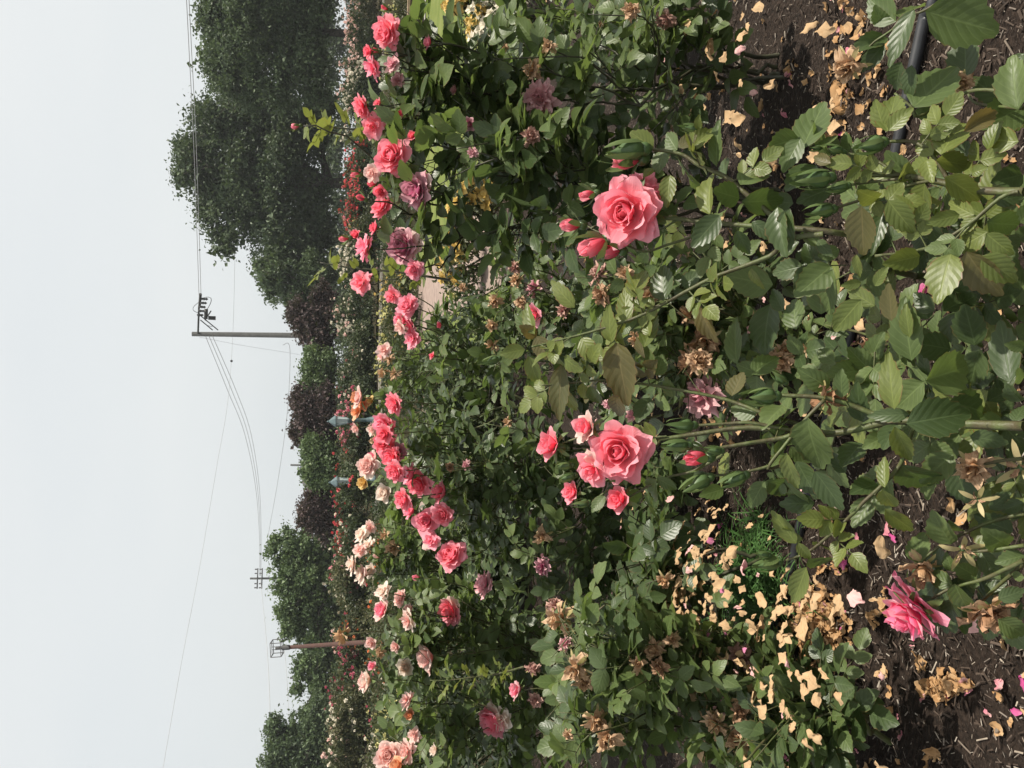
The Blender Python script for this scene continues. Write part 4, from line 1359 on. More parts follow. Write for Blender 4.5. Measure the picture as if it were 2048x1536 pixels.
# teal lamp posts
M_TEAL = plain_mat('lamp_paint_teal', (0.105, 0.150, 0.158), 0.5, col2=(0.080, 0.122, 0.130), scale=12)
M_LGLASS = plain_mat('lamp_glass_frosted', (0.42, 0.48, 0.47), 0.35, col2=(0.36, 0.42, 0.42), scale=8)
def lamp(Y, Xt, D, label, lean):
    top = P(Xt, Y, D)
    s = 1.0
    b = Vector((top.x + lean, top.y, 0))
    t = empty('lamp_post', b); props(t, label, 'lamp post', 'teal lamp posts')
    ax = (top - b).normalized(); X = Vector((1, 0, 0)); X = (X - ax * X.dot(ax)).normalized(); Y_ = ax.cross(X)
    H = (top - b).length
    A = (X, Y_, ax)
    m = MB(); m.lathe(b, [(0.17, -0.02), (0.17, 0.05), (0.12, 0.12), (0.085, 0.28), (0.07, 0.36)], 8, A); m.build('base', M_TEAL, t)
    m = MB(); m.lathe(b, [(0.065, 0.34), (0.058, H - 0.78), (0.10, H - 0.74), (0.10, H - 0.70), (0.05, H - 0.68)], 8, A); m.build('pole', M_TEAL, t)
    m = MB(); m.lathe(b, [(0.10, H - 0.69), (0.165, H - 0.30), (0.001, H - 0.29)], 6, A); m.build('lantern_glass', M_LGLASS, t, False)
    m = MB()
    for k in range(6):
        an = PI / 3 * k
        m.tube([b + ax * (H - 0.69) + (X * math.cos(an) + Y_ * math.sin(an)) * 0.103, b + ax * (H - 0.30) + (X * math.cos(an) + Y_ * math.sin(an)) * 0.170], 0.013, 4)
    m.build('lantern_frame', M_TEAL, t)
    m = MB(); m.lathe(b, [(0.21, H - 0.295), (0.20, H - 0.26), (0.11, H - 0.14), (0.05, H - 0.07), (0.03, H - 0.05), (0.035, H - 0.02), (0.001, H + 0.03)], 6, A); m.build('lantern_roof', M_TEAL, t, False)
lamp(843, 655, 31, 'teal lamp post with lantern head behind the orange rose', 0.12)
lamp(965, 658, 31, 'teal lamp post with lantern head half hidden by a yellow rose', 0.10)

# brown light post with an open box frame on top
DL = 22.0
top = P(545, 1297, DL); b = stand(700, 1284, DL); b = Vector((P(705, 1283, DL).x, P(705, 1283, DL).y, 0))
t = empty('light_post', b); props(t, 'brown light post with an open black box frame on top', 'light post')
neck = P(565, 1295.5, DL)
ax = (neck - b).normalized()
X = Vector((1, 0, 0)); X = (X - ax * X.dot(ax)).normalized(); Y_ = ax.cross(X)
M_BROWN = plain_mat('post_paint_brown', (0.078, 0.038, 0.030), 0.85, col2=(0.058, 0.030, 0.024), scale=6)
m = MB(); m.tube([b, b.lerp(neck, 0.93)], [0.058, 0.048], 10); m.build('post', M_BROWN, t)
m = MB(); m.tube([b.lerp(neck, 0.93), neck], [0.062, 0.062], 10); m.build('collar', M_METALDK, t)
m = MB()
hw, hh = 0.17, 0.125
c0 = neck + ax * 0.012
cor = [(-1, -1), (1, -1), (1, 1), (-1, 1)]
for zz in (0.0, 2 * hh):
    for k in range(4):
        a = c0 + X * hw * cor[k][0] + Y_ * hw * cor[k][1] + ax * zz
        e = c0 + X * hw * cor[(k + 1) % 4][0] + Y_ * hw * cor[(k + 1) % 4][1] + ax * zz
        m.tube([a, e], 0.011, 4)
for sx, sy in cor:
    m.tube([c0 + X * hw * sx + Y_ * hw * sy, c0 + X * hw * sx + Y_ * hw * sy + ax * 2 * hh], 0.011, 4)
for q in (-0.035, 0.035):
    m.tube([c0 + X * q, c0 + X * q + ax * 2 * hh], 0.010, 4)
m.tube([c0 - X * hw, c0 + X * hw], 0.010, 4); m.tube([c0 - X * hw + ax * 2 * hh, c0 + X * hw + ax * 2 * hh], 0.010, 4)
m.build('box_frame', M_METALDK, t)
m = MB(); m.tube([c0, c0 + ax * 0.16], 0.03, 8); m.build('lamp_socket', M_METALDK, t)

# pale road and parking ground seen through the gap at the far left
sheet('far_road', [(-75, 60), (-14, 52), (-14, 72), (-75, 85)], 0.02, plain_mat('far_road_concrete', (0.42, 0.43, 0.43), 0.9, scale=0.6, spec=0.0))

# ------------------------------------------------------------------ the hazy air
m, nt, out = new_mat('haze_air')
pv = N(nt, 'VolumePrincipled')
pv.inputs['Color'].default_value = (0.86, 0.90, 0.92, 1)
pv.inputs['Density'].default_value = HAZE
pv.inputs['Anisotropy'].default_value = 0.2
nt.links.new(pv.outputs[0], out.inputs['Volume'])
mb = MB(); mb.box((0, 320, 8.5), (430, 400, 9.8))
o = mb.build('haze', m, None, False)
o['kind'] = 'stuff'
o['label'] = 'pale haze in the air over the garden'

# ------------------------------------------------------------------ rose bushes of the near bed
# region origins of the enlarged photograph quarters (3x): point (x, y) of region R is photograph pixel (ox + x/3, oy + y/3)
REG = {'1': (1100, 0), '2': (1100, 512), '3': (1100, 1024), '4': (1536, 0), '5': (1536, 512), '6': (1536, 1024), 'a': (680, 0), 'b': (680, 512), 'c': (680, 1024)}
def Z(r, x, y):
    o = REG[r]; return o[0] + x / 3.0, o[1] + y / 3.0

def add_leaf(b, r, bx, by, tx, ty, w, cls, D, lift=None, up=0.55, keep=True, lod=0):
    """one leaflet from its base, tip and visible width (enlarged pixels)"""
    X0, Y0 = Z(r, bx, by); X1, Y1 = Z(r, tx, ty)
    dd = rnd(-0.02, 0.03) if lift is None else lift
    A = P(X0, Y0, D); T = P(X1, Y1, D + dd)
    d = T - A
    L = d.length
    if L < 1e-4: return
    tc = to_cam(A)
    n = tc * 0.8 + Vector((0, 0, up)) + rvec() * 0.28
    dn = d.normalized()
    n = (n - dn * n.dot(dn)).normalized()
    vis = max(0.4, n.dot(tc))
    W = w / 3.0 * D / F / 0.62 / vis
    W = min(max(W, L * 0.62), L * 1.02)
    b.leaves.append((leaf_matrix(A, d, n, L * 1.02, W), cls, lod, keep))

def petiole(b, r, pts, D, r0=0.0013):
    b.twig.tube([P(*Z(r, x, y), D) for x, y in pts], r0, 4, False)

BUSH_GROUP = 'rose bushes in the mulched bed'

# ---- front bush in the middle: the two big coral roses, their buds and the long shoots
D0 = 1.12
f1 = Bush('rose_bush', 'nearest rose bush with two large coral pink roses above many green buds', (P(2048, 800, 1.0).x, P(2048, 800, 1.0).y - 0.05), 0.045, 'ggyd', BUSH_GROUP, 0)
def cane_z(b, pts, r0, r1, down=False, **kw):
    """pts: (region, x, y, D) enlarged-picture points"""
    q = [(*Z(r, x, y), D) for r, x, y, D in pts]
    r0 *= 0.80; r1 *= 0.85
    if down:
        e = P(*q[-1]); 
        P3 = [P(*t) for t in q]
        g = Vector((e.x * 0.9 + b.base.x * 0.1, e.y - 0.02, 0))
        b.stem.tube([e, (e + g) / 2 + Vector((0.01, 0.0, 0)), g], [r0, r0 * 1.15, r0 * 1.3], 6)
    kw.setdefault('leaves', False)
    out = pl(b, q[::-1], r0, r1, **kw)
    return out
# main canes
cane_z(f1, [('2', 600, 1110, 1.13), ('2', 900, 1065, 1.11), ('2', 1200, 1030, 1.09), ('5', 340, 1070, 1.05), ('5', 780, 990, 1.0), ('5', 1210, 1010, 0.95), ('5', 1536, 1020, 0.90)], 0.0068, 0.0030, down=True)
cane_z(f1, [('1', 570, 1310, 1.13), ('1', 760, 1312, 1.12), ('1', 900, 1330, 1.11), ('1', 1150, 1350, 1.08), ('1', 1536, 1375, 1.03), ('4', 430, 1400, 1.02), ('4', 640, 1440, 1.06), ('5', 560, 20, 1.10), ('5', 880, 120, 1.14)], 0.0056, 0.0032, down=True)
cane_z(f1, [('1', 540, 893, 1.12), ('1', 690, 905, 1.11), ('1', 800, 930, 1.10), ('1', 900, 995, 1.09), ('1', 1050, 1060, 1.08), ('1', 1180, 1165, 1.06), ('1', 1330, 1290, 1.05), ('1', 1440, 1368, 1.04)], 0.0045, 0.0024)
cane_z(f1, [('2', -110, 545, 1.16), ('2', 0, 520, 1.16), ('2', 300, 440, 1.14), ('2', 560, 350, 1.12), ('2', 830, 205, 1.10), ('2', 1000, 120, 1.08), ('2', 1320, 0, 1.04), ('4', 100, 1440, 1.02), ('4', 330, 1405, 1.0)], 0.0040, 0.0015)
cane_z(f1, [('2', -50, 775, 1.17), ('2', 60, 770, 1.17), ('2', 300, 745, 1.16), ('2', 520, 762, 1.15), ('2', 760, 800, 1.13), ('2', 1050, 860, 1.11), ('2', 1300, 950, 1.08), ('5', 340, 1060, 1.05)], 0.0036, 0.0014)
cane_z(f1, [('2', 870, 1018, 1.08), ('2', 1040, 1008, 1.07), ('2', 1200, 1000, 1.06), ('5', 60, 1030, 1.05), ('5', 340, 1072, 1.04)], 0.0030, 0.0022)
cane_z(f1, [('2', 950, 1165, 1.06), ('2', 1150, 1130, 1.05), ('2', 1400, 1090, 1.04), ('5', 180, 1060, 1.03), ('5', 400, 1060, 1.03)], 0.0040, 0.0028)
cane_z(f1, [('2', 980, 1318, 1.06), ('2', 1180, 1295, 1.05), ('2', 1450, 1222, 1.04), ('5', 0, 1275, 1.03), ('5', 130, 1100, 1.03), ('5', 240, 965, 1.02), ('5', 340, 862, 1.01)], 0.0030, 0.0018)
cane_z(f1, [('2', 1390, 838, 1.05), ('5', 60, 835, 1.04), ('5', 330, 850, 1.02), ('5', 500, 895, 1.01), ('5', 640, 950, 1.0), ('5', 800, 985, 0.98)], 0.0042, 0.0026)
cane_z(f1, [('2', 200, 1400, 1.16), ('2', 330, 1350, 1.15), ('2', 520, 1250, 1.14), ('2', 640, 1115, 1.13)], 0.0020, 0.0016)
cane_z(f1, [('2', 250, 1480, 1.15), ('2', 340, 1410, 1.14), ('2', 500, 1300, 1.13), ('2', 660, 1110, 1.12)], 0.0022, 0.0016)
cane_z(f1, [('2', 400, 1500, 1.13), ('2', 520, 1420, 1.12), ('2', 700, 1330, 1.11), ('2', 860, 1290, 1.10), ('2', 1040, 1190, 1.08)], 0.0024, 0.0016)
cane_z(f1, [('2', 60, 1130, 1.17), ('2', 200, 1080, 1.15), ('2', 330, 1050, 1.14), ('2', 560, 1090, 1.13)], 0.0022, 0.0015)
cane_z(f1, [('1', 400, 1440, 1.15), ('1', 560, 1510, 1.14), ('1', 700, 1470, 1.13), ('1', 850, 1420, 1.12), ('1', 960, 1345, 1.11)], 0.0024, 0.0016)
cane_z(f1, [('1', 210, 1345, 1.18), ('1', 330, 1400, 1.16), ('1', 620, 1390, 1.14), ('1', 760, 1320, 1.12)], 0.0018, 0.0013)
# bud cluster to the upright right, and its cane
cane_z(f1, [('4', 500, 1055, 1.02), ('4', 760, 1050, 1.01), ('4', 1000, 1085, 0.99), ('4', 1250, 1140, 0.96), ('4', 1536, 1150, 0.92)], 0.0062, 0.0032, down=True)
cane_z(f1, [('4', 715, 850, 1.01), ('4', 850, 848, 1.0), ('4', 930, 880, 0.99), ('4', 1010, 960, 0.985), ('4', 1090, 1095, 0.98)], 0.0034, 0.0022)
cane_z(f1, [('4', 470, 920, 1.04), ('4', 600, 945, 1.03), ('4', 680, 980, 1.02), ('4', 770, 1045, 1.01)], 0.0024, 0.0018)
cane_z(f1, [('4', 400, 1250, 1.03), ('4', 560, 1200, 1.02), ('4', 700, 1160, 1.01), ('4', 850, 1110, 1.0), ('4', 980, 1085, 0.99)], 0.0026, 0.0018)
cane_z(f1, [('4', 490, 1110, 1.03), ('4', 640, 1090, 1.02), ('4', 800, 1070, 1.0)], 0.0024, 0.0018)
cane_z(f1, [('4', 640, 1536, 0.99), ('4', 950, 1490, 0.97), ('4', 1200, 1350, 0.95), ('4', 1390, 1190, 0.93), ('4', 1500, 1150, 0.92)], 0.0030, 0.0020)
cane_z(f1, [('6', 110, 290, 1.08), ('6', 240, 240, 1.06), ('6', 380, 130, 1.04), ('6', 520, 0, 1.02), ('5', 580, 1470, 1.01), ('5', 690, 1370, 1.0), ('5', 800, 1240, 0.99), ('5', 860, 1060, 0.97), ('5', 900, 1005, 0.96)], 0.0034, 0.0018)
# small thorns
for i in range(0, len(f1.stem.v), 97):
    q = Vector(f1.stem.v[i])
    f1.stem.tube([q, q + Vector((rnd(-1, 1), rnd(-0.5, 0.3), -0.3)).normalized() * 0.008], [0.0022, 0.0003], 4, False)

F1_LEAVES = [
 # right of the rose by the upright right cane
 ('1', 620, 890, 480, 790, 120, 'y', 1.10), ('1', 680, 890, 650, 1040, 120, 'g', 1.12), ('1', 830, 905, 985, 770, 90, 'y', 1.08), ('1', 770, 885, 880, 810, 60, 'r', 1.07), ('1', 890, 780, 895, 690, 40, 'y', 1.08),
 ('1', 1140, 1110, 1310, 985, 110, 'g', 1.05), ('1', 1150, 1210, 1430, 1210, 130, 'd', 1.04), ('1', 1140, 1190, 980, 1140, 130, 'd', 1.07), ('1', 960, 1290, 965, 1035, 80, 'y', 1.08), ('1', 720, 1050, 690, 1220, 80, 'y', 1.09),
 ('1', 1020, 1290, 850, 1480, 130, 'd', 1.05), ('1', 1060, 1060, 1010, 950, 70, 'd', 1.09), ('1', 1440, 1250, 1380, 1536, 110, 'd', 1.0), ('1', 1120, 1380, 1190, 1536, 80, 'd', 1.06), ('1', 1000, 1000, 1010, 720, 30, 'g', 1.08), ('1', 620, 1010, 560, 1060, 60, 'y', 1.1), ('1', 1210, 1330, 1360, 1440, 80, 'd', 1.06),
 ('1', 760, 900, 700, 800, 60, 'g', 1.10), ('1', 640, 1380, 520, 1440, 60, 'g', 1.12), ('1', 700, 1340, 600, 1290, 50, 'g', 1.12),
 # centre shoots
 ('2', 150, 310, 0, 150, 95, 'y', 1.16), ('2', 490, 250, 560, 60, 100, 'y', 1.12), ('2', 460, 410, 440, 180, 100, 'y', 1.13), ('2', 680, 270, 670, 50, 140, 'd', 1.11), ('2', 370, 520, 330, 310, 80, 'y', 1.14), ('2', 190, 490, 270, 640, 130, 'y', 1.15),
 ('2', 400, 520, 440, 880, 170, 'r', 1.13), ('2', 400, 830, 400, 980, 80, 'r', 1.14), ('2', 80, 790, 150, 950, 65, 'y', 1.17), ('2', 200, 760, 210, 660, 60, 'y', 1.17), ('2', 200, 760, 205, 880, 60, 'y', 1.17), ('b', 1330, 650, 1312, 985, 120, 'r', 1.17),
 ('b', 1170, 470, 1090, 290, 70, 'y', 1.17), ('b', 1110, 560, 960, 590, 90, 'y', 1.18), ('b', 1130, 600, 1190, 770, 90, 'y', 1.18), ('b', 1180, 480, 1080, 420, 70, 'r', 1.18), ('b', 1180, 480, 1240, 620, 90, 'r', 1.17), ('b', 1150, 470, 1040, 360, 70, 'g', 1.19),
 ('2', 1320, 285, 1260, 590, 260, 'd', 1.15), ('2', 1120, 650, 1090, 360, 60, 'g', 1.14), ('2', 890, 300, 1000, 520, 90, 'r', 1.11), ('2', 1340, 170, 1040, 130, 190, 'g', 1.12), ('2', 1210, 70, 1265, 220, 45, 'y', 1.07), ('2', 1250, 930, 1085, 920, 120, 'g', 1.10), ('2', 1400, 900, 1270, 1030, 130, 'g', 1.07),
 ('2', 1240, 700, 1120, 650, 120, 'g', 1.14), ('2', 1210, 710, 1370, 590, 150, 'g', 1.13), ('2', 1240, 720, 1240, 820, 120, 'g', 1.14), ('2', 1090, 840, 1150, 690, 80, 'r', 1.10), ('2', 600, 850, 520, 990, 90, 'd', 1.16), ('2', 740, 850, 690, 730, 70, 'g', 1.14), ('2', 1290, 1350, 1200, 1510, 110, 'g', 1.07), ('2', 1290, 1350, 1460, 1430, 100, 'd', 1.06),
 ('2', 560, 560, 640, 350, 80, 'y', 1.12), ('2', 600, 480, 560, 360, 60, 'y', 1.12), ('2', 620, 700, 560, 560, 90, 'g', 1.14), ('2', 640, 720, 680, 590, 100, 'g', 1.14), ('2', 240, 780, 290, 900, 60, 'g', 1.16), ('2', 640, 1330, 760, 1400, 70, 'g', 1.1), ('2', 640, 1340, 580, 1470, 80, 'g', 1.1), ('2', 860, 1320, 760, 1250, 70, 'd', 1.12), ('2', 440, 1450, 560, 1440, 80, 'g', 1.13), ('2', 1040, 1400, 900, 1440, 80, 'g', 1.08),
 ('2', 690, 1010, 560, 1040, 70, 'd', 1.14), ('2', 1420, 1190, 1330, 1240, 60, 'g', 1.05), ('2', 120, 1250, 220, 1230, 100, 'd', 1.18), ('2', 330, 1440, 250, 1536, 70, 'g', 1.13),
 # lower right mass
 ('5', 380, 60, 180, 220, 150, 'g', 1.06), ('5', 390, 80, 320, 350, 110, 'g', 1.05), ('5', 530, -10, 540, 130, 45, 'y', 1.0), ('5', 910, 0, 700, 50, 100, 'y', 0.97), ('5', 1100, -10, 1000, 250, 170, 'y', 0.95), ('5', 1190, -30, 1365, 270, 180, 'r', 0.93), ('5', 1280, 0, 1495, 155, 170, 'y', 0.92), ('5', 1000, 330, 860, 230, 150, 'd', 1.05),
 ('5', 740, 390, 715, 170, 85, 'r', 0.97), ('5', 860, 630, 800, 260, 175, 'g', 1.0), ('5', 850, 490, 815, 290, 40, 'y', 0.99), ('5', 940, 745, 1215, 660, 235, 'g', 0.97), ('5', 560, 260, 395, 450, 140, 'y', 1.0), ('5', 1240, 540, 1180, 290, 180, 'd', 1.04), ('5', 1270, 560, 1210, 780, 150, 'd', 1.04), ('5', 1100, 560, 870, 520, 130, 'd', 1.06), ('5', 760, 920, 700, 590, 90, 'y', 0.95),
 ('5', 940, 755, 735, 920, 190, 'g', 0.98), ('5', 1450, 760, 1395, 390, 120, 'd', 0.95), ('5', 1540, 540, 1440, 540, 150, 'g', 0.93), ('5', 1545, 720, 1480, 720, 120, 'g', 0.92), ('5', 1520, 870, 1425, 770, 90, 'd', 0.95), ('5', 1090, 875, 1335, 940, 150, 'd', 0.97), ('5', 920, 955, 1050, 900, 60, 'g', 1.0), ('5', 830, 1005, 1240, 930, 220, 'd', 0.92), ('5', 850, 950, 600, 960, 75, 'd', 0.96),
 ('5', 240, 970, 280, 1310, 210, 'g', 1.0), ('5', 440, 850, 440, 680, 90, 'g', 1.01), ('5', 370, 790, 190, 690, 110, 'g', 1.03), ('5', 570, 1000, 520, 780, 100, 'd', 1.05), ('5', 710, 1080, 570, 1150, 150, 'g', 1.02), ('5', 770, 1010, 690, 1150, 90, 'd', 0.99), ('5', 760, 1020, 850, 1260, 100, 'y', 0.96), ('5', 800, 1250, 1010, 1430, 140, 'd', 0.99), ('5', 1110, 1190, 920, 1345, 150, 'g', 1.0), ('5', 660, 1370, 510, 1400, 190, 'd', 1.04),
 ('5', 170, 1230, 280, 1440, 120, 'd', 1.03), ('5', 280, 1290, 445, 1530, 120, 'd', 0.99), ('5', 110, 1180, 150, 1420, 60, 'y', 1.0), ('5', 0, 1350, 150, 1420, 90, 'd', 1.04), ('5', 280, 1480, 70, 1490, 120, 'd', 1.05), ('5', 700, 1390, 690, 1200, 60, 'y', 0.98), ('5', 690, 1400, 750, 1536, 80, 'y', 0.97), ('5', 1120, 1270, 1200, 1490, 150, 'd', 1.02), ('5', 1210, 1080, 1440, 1120, 110, 'd', 1.0), ('5', 640, 300, 480, 200, 90, 'y', 1.0), ('5', 560, 160, 440, 180, 60, 'y', 1.01), ('5', 640, 180, 720, 60, 60, 'y', 0.99),
 ('5', 400, 640, 300, 560, 90, 'g', 1.10), ('5', 200, 590, 120, 480, 110, 'g', 1.10), ('5', 170, 440, 140, 240, 110, 'g', 1.10), ('5', 320, 350, 300, 120, 120, 'g', 1.09), ('5', 90, 330, 20, 200, 90, 'd', 1.12), ('5', 1320, 870, 1440, 800, 110, 'd', 1.02), ('5', 960, 380, 900, 260, 100, 'd', 1.07), ('5', 1050, 330, 1250, 240, 130, 'd', 1.07),
 ('5', 1300, 700, 1350, 560, 100, 'd', 1.06), ('5', 1480, 1000, 1536, 880, 100, 'd', 0.98), ('5', 1400, 990, 1280, 990, 70, 'g', 1.0), ('5', 560, 1120, 440, 1250, 120, 'd', 1.06), ('5', 470, 1300, 380, 1180, 110, 'd', 1.07),
 # round the right bud cluster
 ('4', 700, 770, 630, 610, 110, 'y', 1.0), ('4', 710, 790, 760, 560, 110, 'y', 0.99), ('4', 725, 785, 850, 640, 90, 'y', 0.98), ('4', 190, 830, 5, 880, 240, 'g', 1.06), ('4', 200, 890, 335, 615, 125, 'g', 1.05), ('4', 195, 830, 90, 1030, 120, 'g', 1.05), ('4', 335, 890, 395, 780, 80, 'g', 1.04), ('4', 290, 990, 105, 1130, 150, 'd', 1.06), ('4', 390, 1130, 170, 1200, 120, 'd', 1.06),
 ('4', 990, 930, 880, 840, 100, 'y', 0.98), ('4', 1040, 930, 1160, 700, 160, 'y', 0.97), ('4', 1040, 930, 930, 760, 110, 'y', 0.98), ('4', 1010, 960, 1230, 990, 80, 'y', 0.97), ('4', 950, 960, 985, 1090, 75, 'y', 0.97), ('4', 1060, 1060, 1295, 1205, 130, 'y', 0.95), ('4', 940, 1100, 900, 1310, 120, 'y', 0.98), ('4', 660, 1190, 540, 1150, 90, 'y', 1.01),
 ('4', 720, 1200, 870, 1400, 140, 'y', 0.97), ('4', 560, 1235, 560, 1536, 150, 'r', 0.98), ('4', 1150, 1290, 950, 1340, 90, 'y', 0.96), ('4', 1240, 1290, 1065, 1210, 90, 'y', 0.95), ('4', 1250, 1300, 1150, 1400, 90, 'y', 0.95), ('4', 1310, 1330, 1536, 1370, 170, 'd', 0.92), ('4', 1320, 1390, 1110, 1500, 150, 'y', 0.94), ('4', 1310, 1400, 1470, 1530, 140, 'y', 0.92),
 ('4', 150, 1220, 0, 1200, 110, 'd', 1.07), ('4', 60, 1240, 100, 1536, 110, 'd', 1.02), ('4', 300, 1440, 370, 1536, 100, 'd', 1.05), ('4', 300, 1290, 240, 1350, 70, 'g', 1.06), ('4', 1350, 1200, 1536, 1180, 120, 'd', 0.96), ('4', 690, 1270, 620, 1490, 80, 'd', 1.02), ('4', 1170, 790, 1380, 660, 75, 'r', 0.94), ('4', 1505, 850, 1280, 830, 160, 'y', 0.93), ('4', 1525, 1050, 1350, 1090, 140, 'd', 0.98),
 ('4', 960, 1310, 1010, 1480, 110, 'd', 1.03), ('4', 1150, 990, 1190, 840, 110, 'd', 1.04), ('4', 380, 980, 260, 930, 60, 'r', 1.02), ('4', 740, 1040, 700, 960, 50, 'y', 1.0), ('4', 800, 1030, 880, 1050, 50, 'y', 0.99), ('4', 300, 1480, 210, 1340, 80, 'g', 1.08), ('4', 430, 1500, 300, 1536, 100, 'g', 1.08), ('4', 560, 1180, 650, 1090, 60, 'g', 1.03),
 # the shoot reaching out over the bare mulch
 ('6', 170, 190, 20, 0, 75, 'y', 1.06), ('6', 240, 280, 430, 320, 65, 'd', 1.05), ('6', 180, 180, 250, 300, 60, 'y', 1.05), ('6', 230, 330, 140, 550, 60, 'y', 1.05), ('6', 700, -20, 880, 140, 85, 'y', 1.0), ('3', 1400, 100, 1490, 180, 70, 'y', 1.06), ('6', 60, 270, -20, 310, 50, 'g', 1.08), ('6', 460, 60, 430, 110, 20, 'y', 1.03),
]
for r, bx, by, tx, ty, w, cls, D_ in F1_LEAVES:
    add_leaf(f1, r, bx, by, tx, ty, w, cls, D_)
# small leaves set along the long shoots
for r, pts, cl in [('2', [(-60, 530, 1.16), (120, 490, 1.15), (300, 440, 1.14), (440, 400, 1.13), (560, 350, 1.12), (690, 280, 1.11), (830, 205, 1.10), (930, 150, 1.09)], 'yyg'), ('2', [(20, 772, 1.17), (160, 755, 1.17), (300, 745, 1.16), (420, 752, 1.16), (600, 775, 1.14)], 'yyr'), ('4', [(600, 945, 1.03), (700, 1050, 1.01), (850, 1060, 1.0), (920, 870, 0.99), (1000, 1080, 0.985), (1180, 1120, 0.97), (560, 1200, 1.02), (950, 1480, 0.97), (1180, 1370, 0.95)], 'yyg'), ('2', [(1100, 1290, 1.05), (1300, 1250, 1.05), (1250, 1000, 1.06), (1350, 1100, 1.04), (700, 1080, 1.12)], 'ggy'), ('1', [(760, 920, 1.11), (900, 1000, 1.09), (1100, 1090, 1.07), (820, 1312, 1.12), (1000, 1340, 1.10)], 'yg'), ('6', [(380, 130, 1.04), (300, 190, 1.05), (480, 40, 1.03)], 'y')]:
    for x, y, D_ in pts:
        p = P(*Z(r, x, y), D_)
        f1.compound(p, (rvec() + Vector((0, 0, 0.25))).normalized(), to_cam(p) * 0.5 + Vector((0, 0, 0.8)) + rvec() * 0.4, 0.028, random.choice(cl), 5)
# inner leaves on the canes, lower down
for k in range(64):
    X = rnd(1660, 2040); Y = rnd(300, 960)
    p = P(X, Y, rnd(1.06, 1.22))
    if p.z < 0.08: continue
    f1.compound(p, Vector((rnd(-1, 1), rnd(-0.6, 0.6), rnd(0, 0.5))).normalized(), Vector((0, -0.2, 1)), 0.044, random.choice('dggy'), 5)

def bud_z(b, r, bx, by, tx, ty, kind, cls, D, w=None, label=None, dia=None, outer=None):
    X0, Y0 = Z(r, bx, by); X1, Y1 = Z(r, tx, ty)
    a, t = P(X0, Y0, D), P(X1, Y1, D - 0.004)
    L = (t - a).length
    sc = {'bud': 0.62 * 2.0, 'greenbud': 0.86 * 2.2, 'half': 0.5 * 1.12}.get(kind, 0.5)
    return make_bloom(b.root, a.lerp(t, 0.18 if kind != 'greenbud' else 0.26), (t - a) + to_cam(a) * L * 0.15, dia or L * 0.86 / sc, kind, cls, outer, label=label)

roseA = P(1243, 903, 1.10)
make_bloom(f1.root, roseA + to_cam(roseA) * -0.012, (to_cam(roseA) * 1.0 + UP * 0.28 - RIGHT * 0.02).normalized(), 0.077, 'open', 'coral', 'coral', label='large open coral rose with a tight spiral heart', spin=0.7, variant=1)
pA = P(1190, 935, 1.125)
make_bloom(f1.root, pA, (to_cam(pA) * 0.8 + UP * 0.6 - RIGHT * 0.5).normalized(), 0.048, 'loose', 'coral', 'pale', label='ragged older coral rose pressed behind the large open one', variant=2)
pA = P(1180, 858, 1.13)
make_bloom(f1.root, pA, (to_cam(pA) * 0.5 + UP * 0.9 + RIGHT * 0.2).normalized(), 0.040, 'half', 'coral', 'pale', variant=0)
roseB = P(1260, 425, 1.10)
make_bloom(f1.root, roseB + to_cam(roseB) * -0.012, (to_cam(roseB) * 0.95 + UP * 0.45 + RIGHT * 0.0).normalized(), 0.086, 'open', 'coral', 'pink', label='large open coral rose with a loose outer petal hanging back', spin=2.0, variant=2)
pB = P(1290, 385, 1.12)
make_bloom(f1.root, pB, (to_cam(pB) * 0.6 - UP * 0.5 + RIGHT * 0.6).normalized(), 0.050, 'loose', 'pink', 'pink', variant=3)
for args in [
    ('2', 890, 1015, 720, 1020, 'greenbud', 'coral', 1.06), ('2', 860, 1140, 690, 1140, 'greenbud', 'coral', 1.05), ('2', 1050, 1170, 940, 1165, 'greenbud', 'coral', 1.03), ('2', 985, 1315, 820, 1400, 'greenbud', 'coral', 1.05), ('2', 1200, 1305, 1040, 1365, 'greenbud', 'coral', 1.04), ('2', 1390, 838, 1185, 850, 'greenbud', 'coral', 1.03),
    ('2', 120, 1155, 20, 1145, 'greenbud', 'coral', 1.17), ('2', 150, 1255, 40, 1265, 'greenbud', 'coral', 1.16), ('2', 170, 1310, 60, 1340, 'greenbud', 'coral', 1.16), ('2', 250, 1475, 150, 1490, 'greenbud', 'coral', 1.14), ('2', 470, 1355, 370, 1350, 'greenbud', 'coral', 1.12), ('2', 250, 1010, 160, 1020, 'greenbud', 'coral', 1.15),
    ('1', 610, 890, 350, 912, 'greenbud', 'coral', 1.10), ('1', 920, 785, 800, 760, 'greenbud', 'coral', 1.09),
    ('4', 410, 1062, 190, 1085, 'greenbud', 'coral', 1.02), ('4', 500, 1110, 365, 1135, 'greenbud', 'coral', 1.02), ('4', 725, 845, 530, 890, 'greenbud', 'coral', 1.0), ('4', 420, 1250, 250, 1275, 'greenbud', 'coral', 1.03), ('4', 470, 920, 350, 890, 'greenbud', 'coral', 1.04), ('4', 330, 885, 260, 890, 'greenbud', 'coral', 1.05),
    ('3', 1400, 300, 1240, 325, 'greenbud', 'coral', 1.09), ('3', 1330, 260, 1240, 250, 'greenbud', 'coral', 1.08), ('b', 970, 610, 870, 640, 'greenbud', 'coral', 1.19), ('5', 120, 770, 30, 700, 'greenbud', 'coral', 1.05)]:
    bud_z(f1, *args)
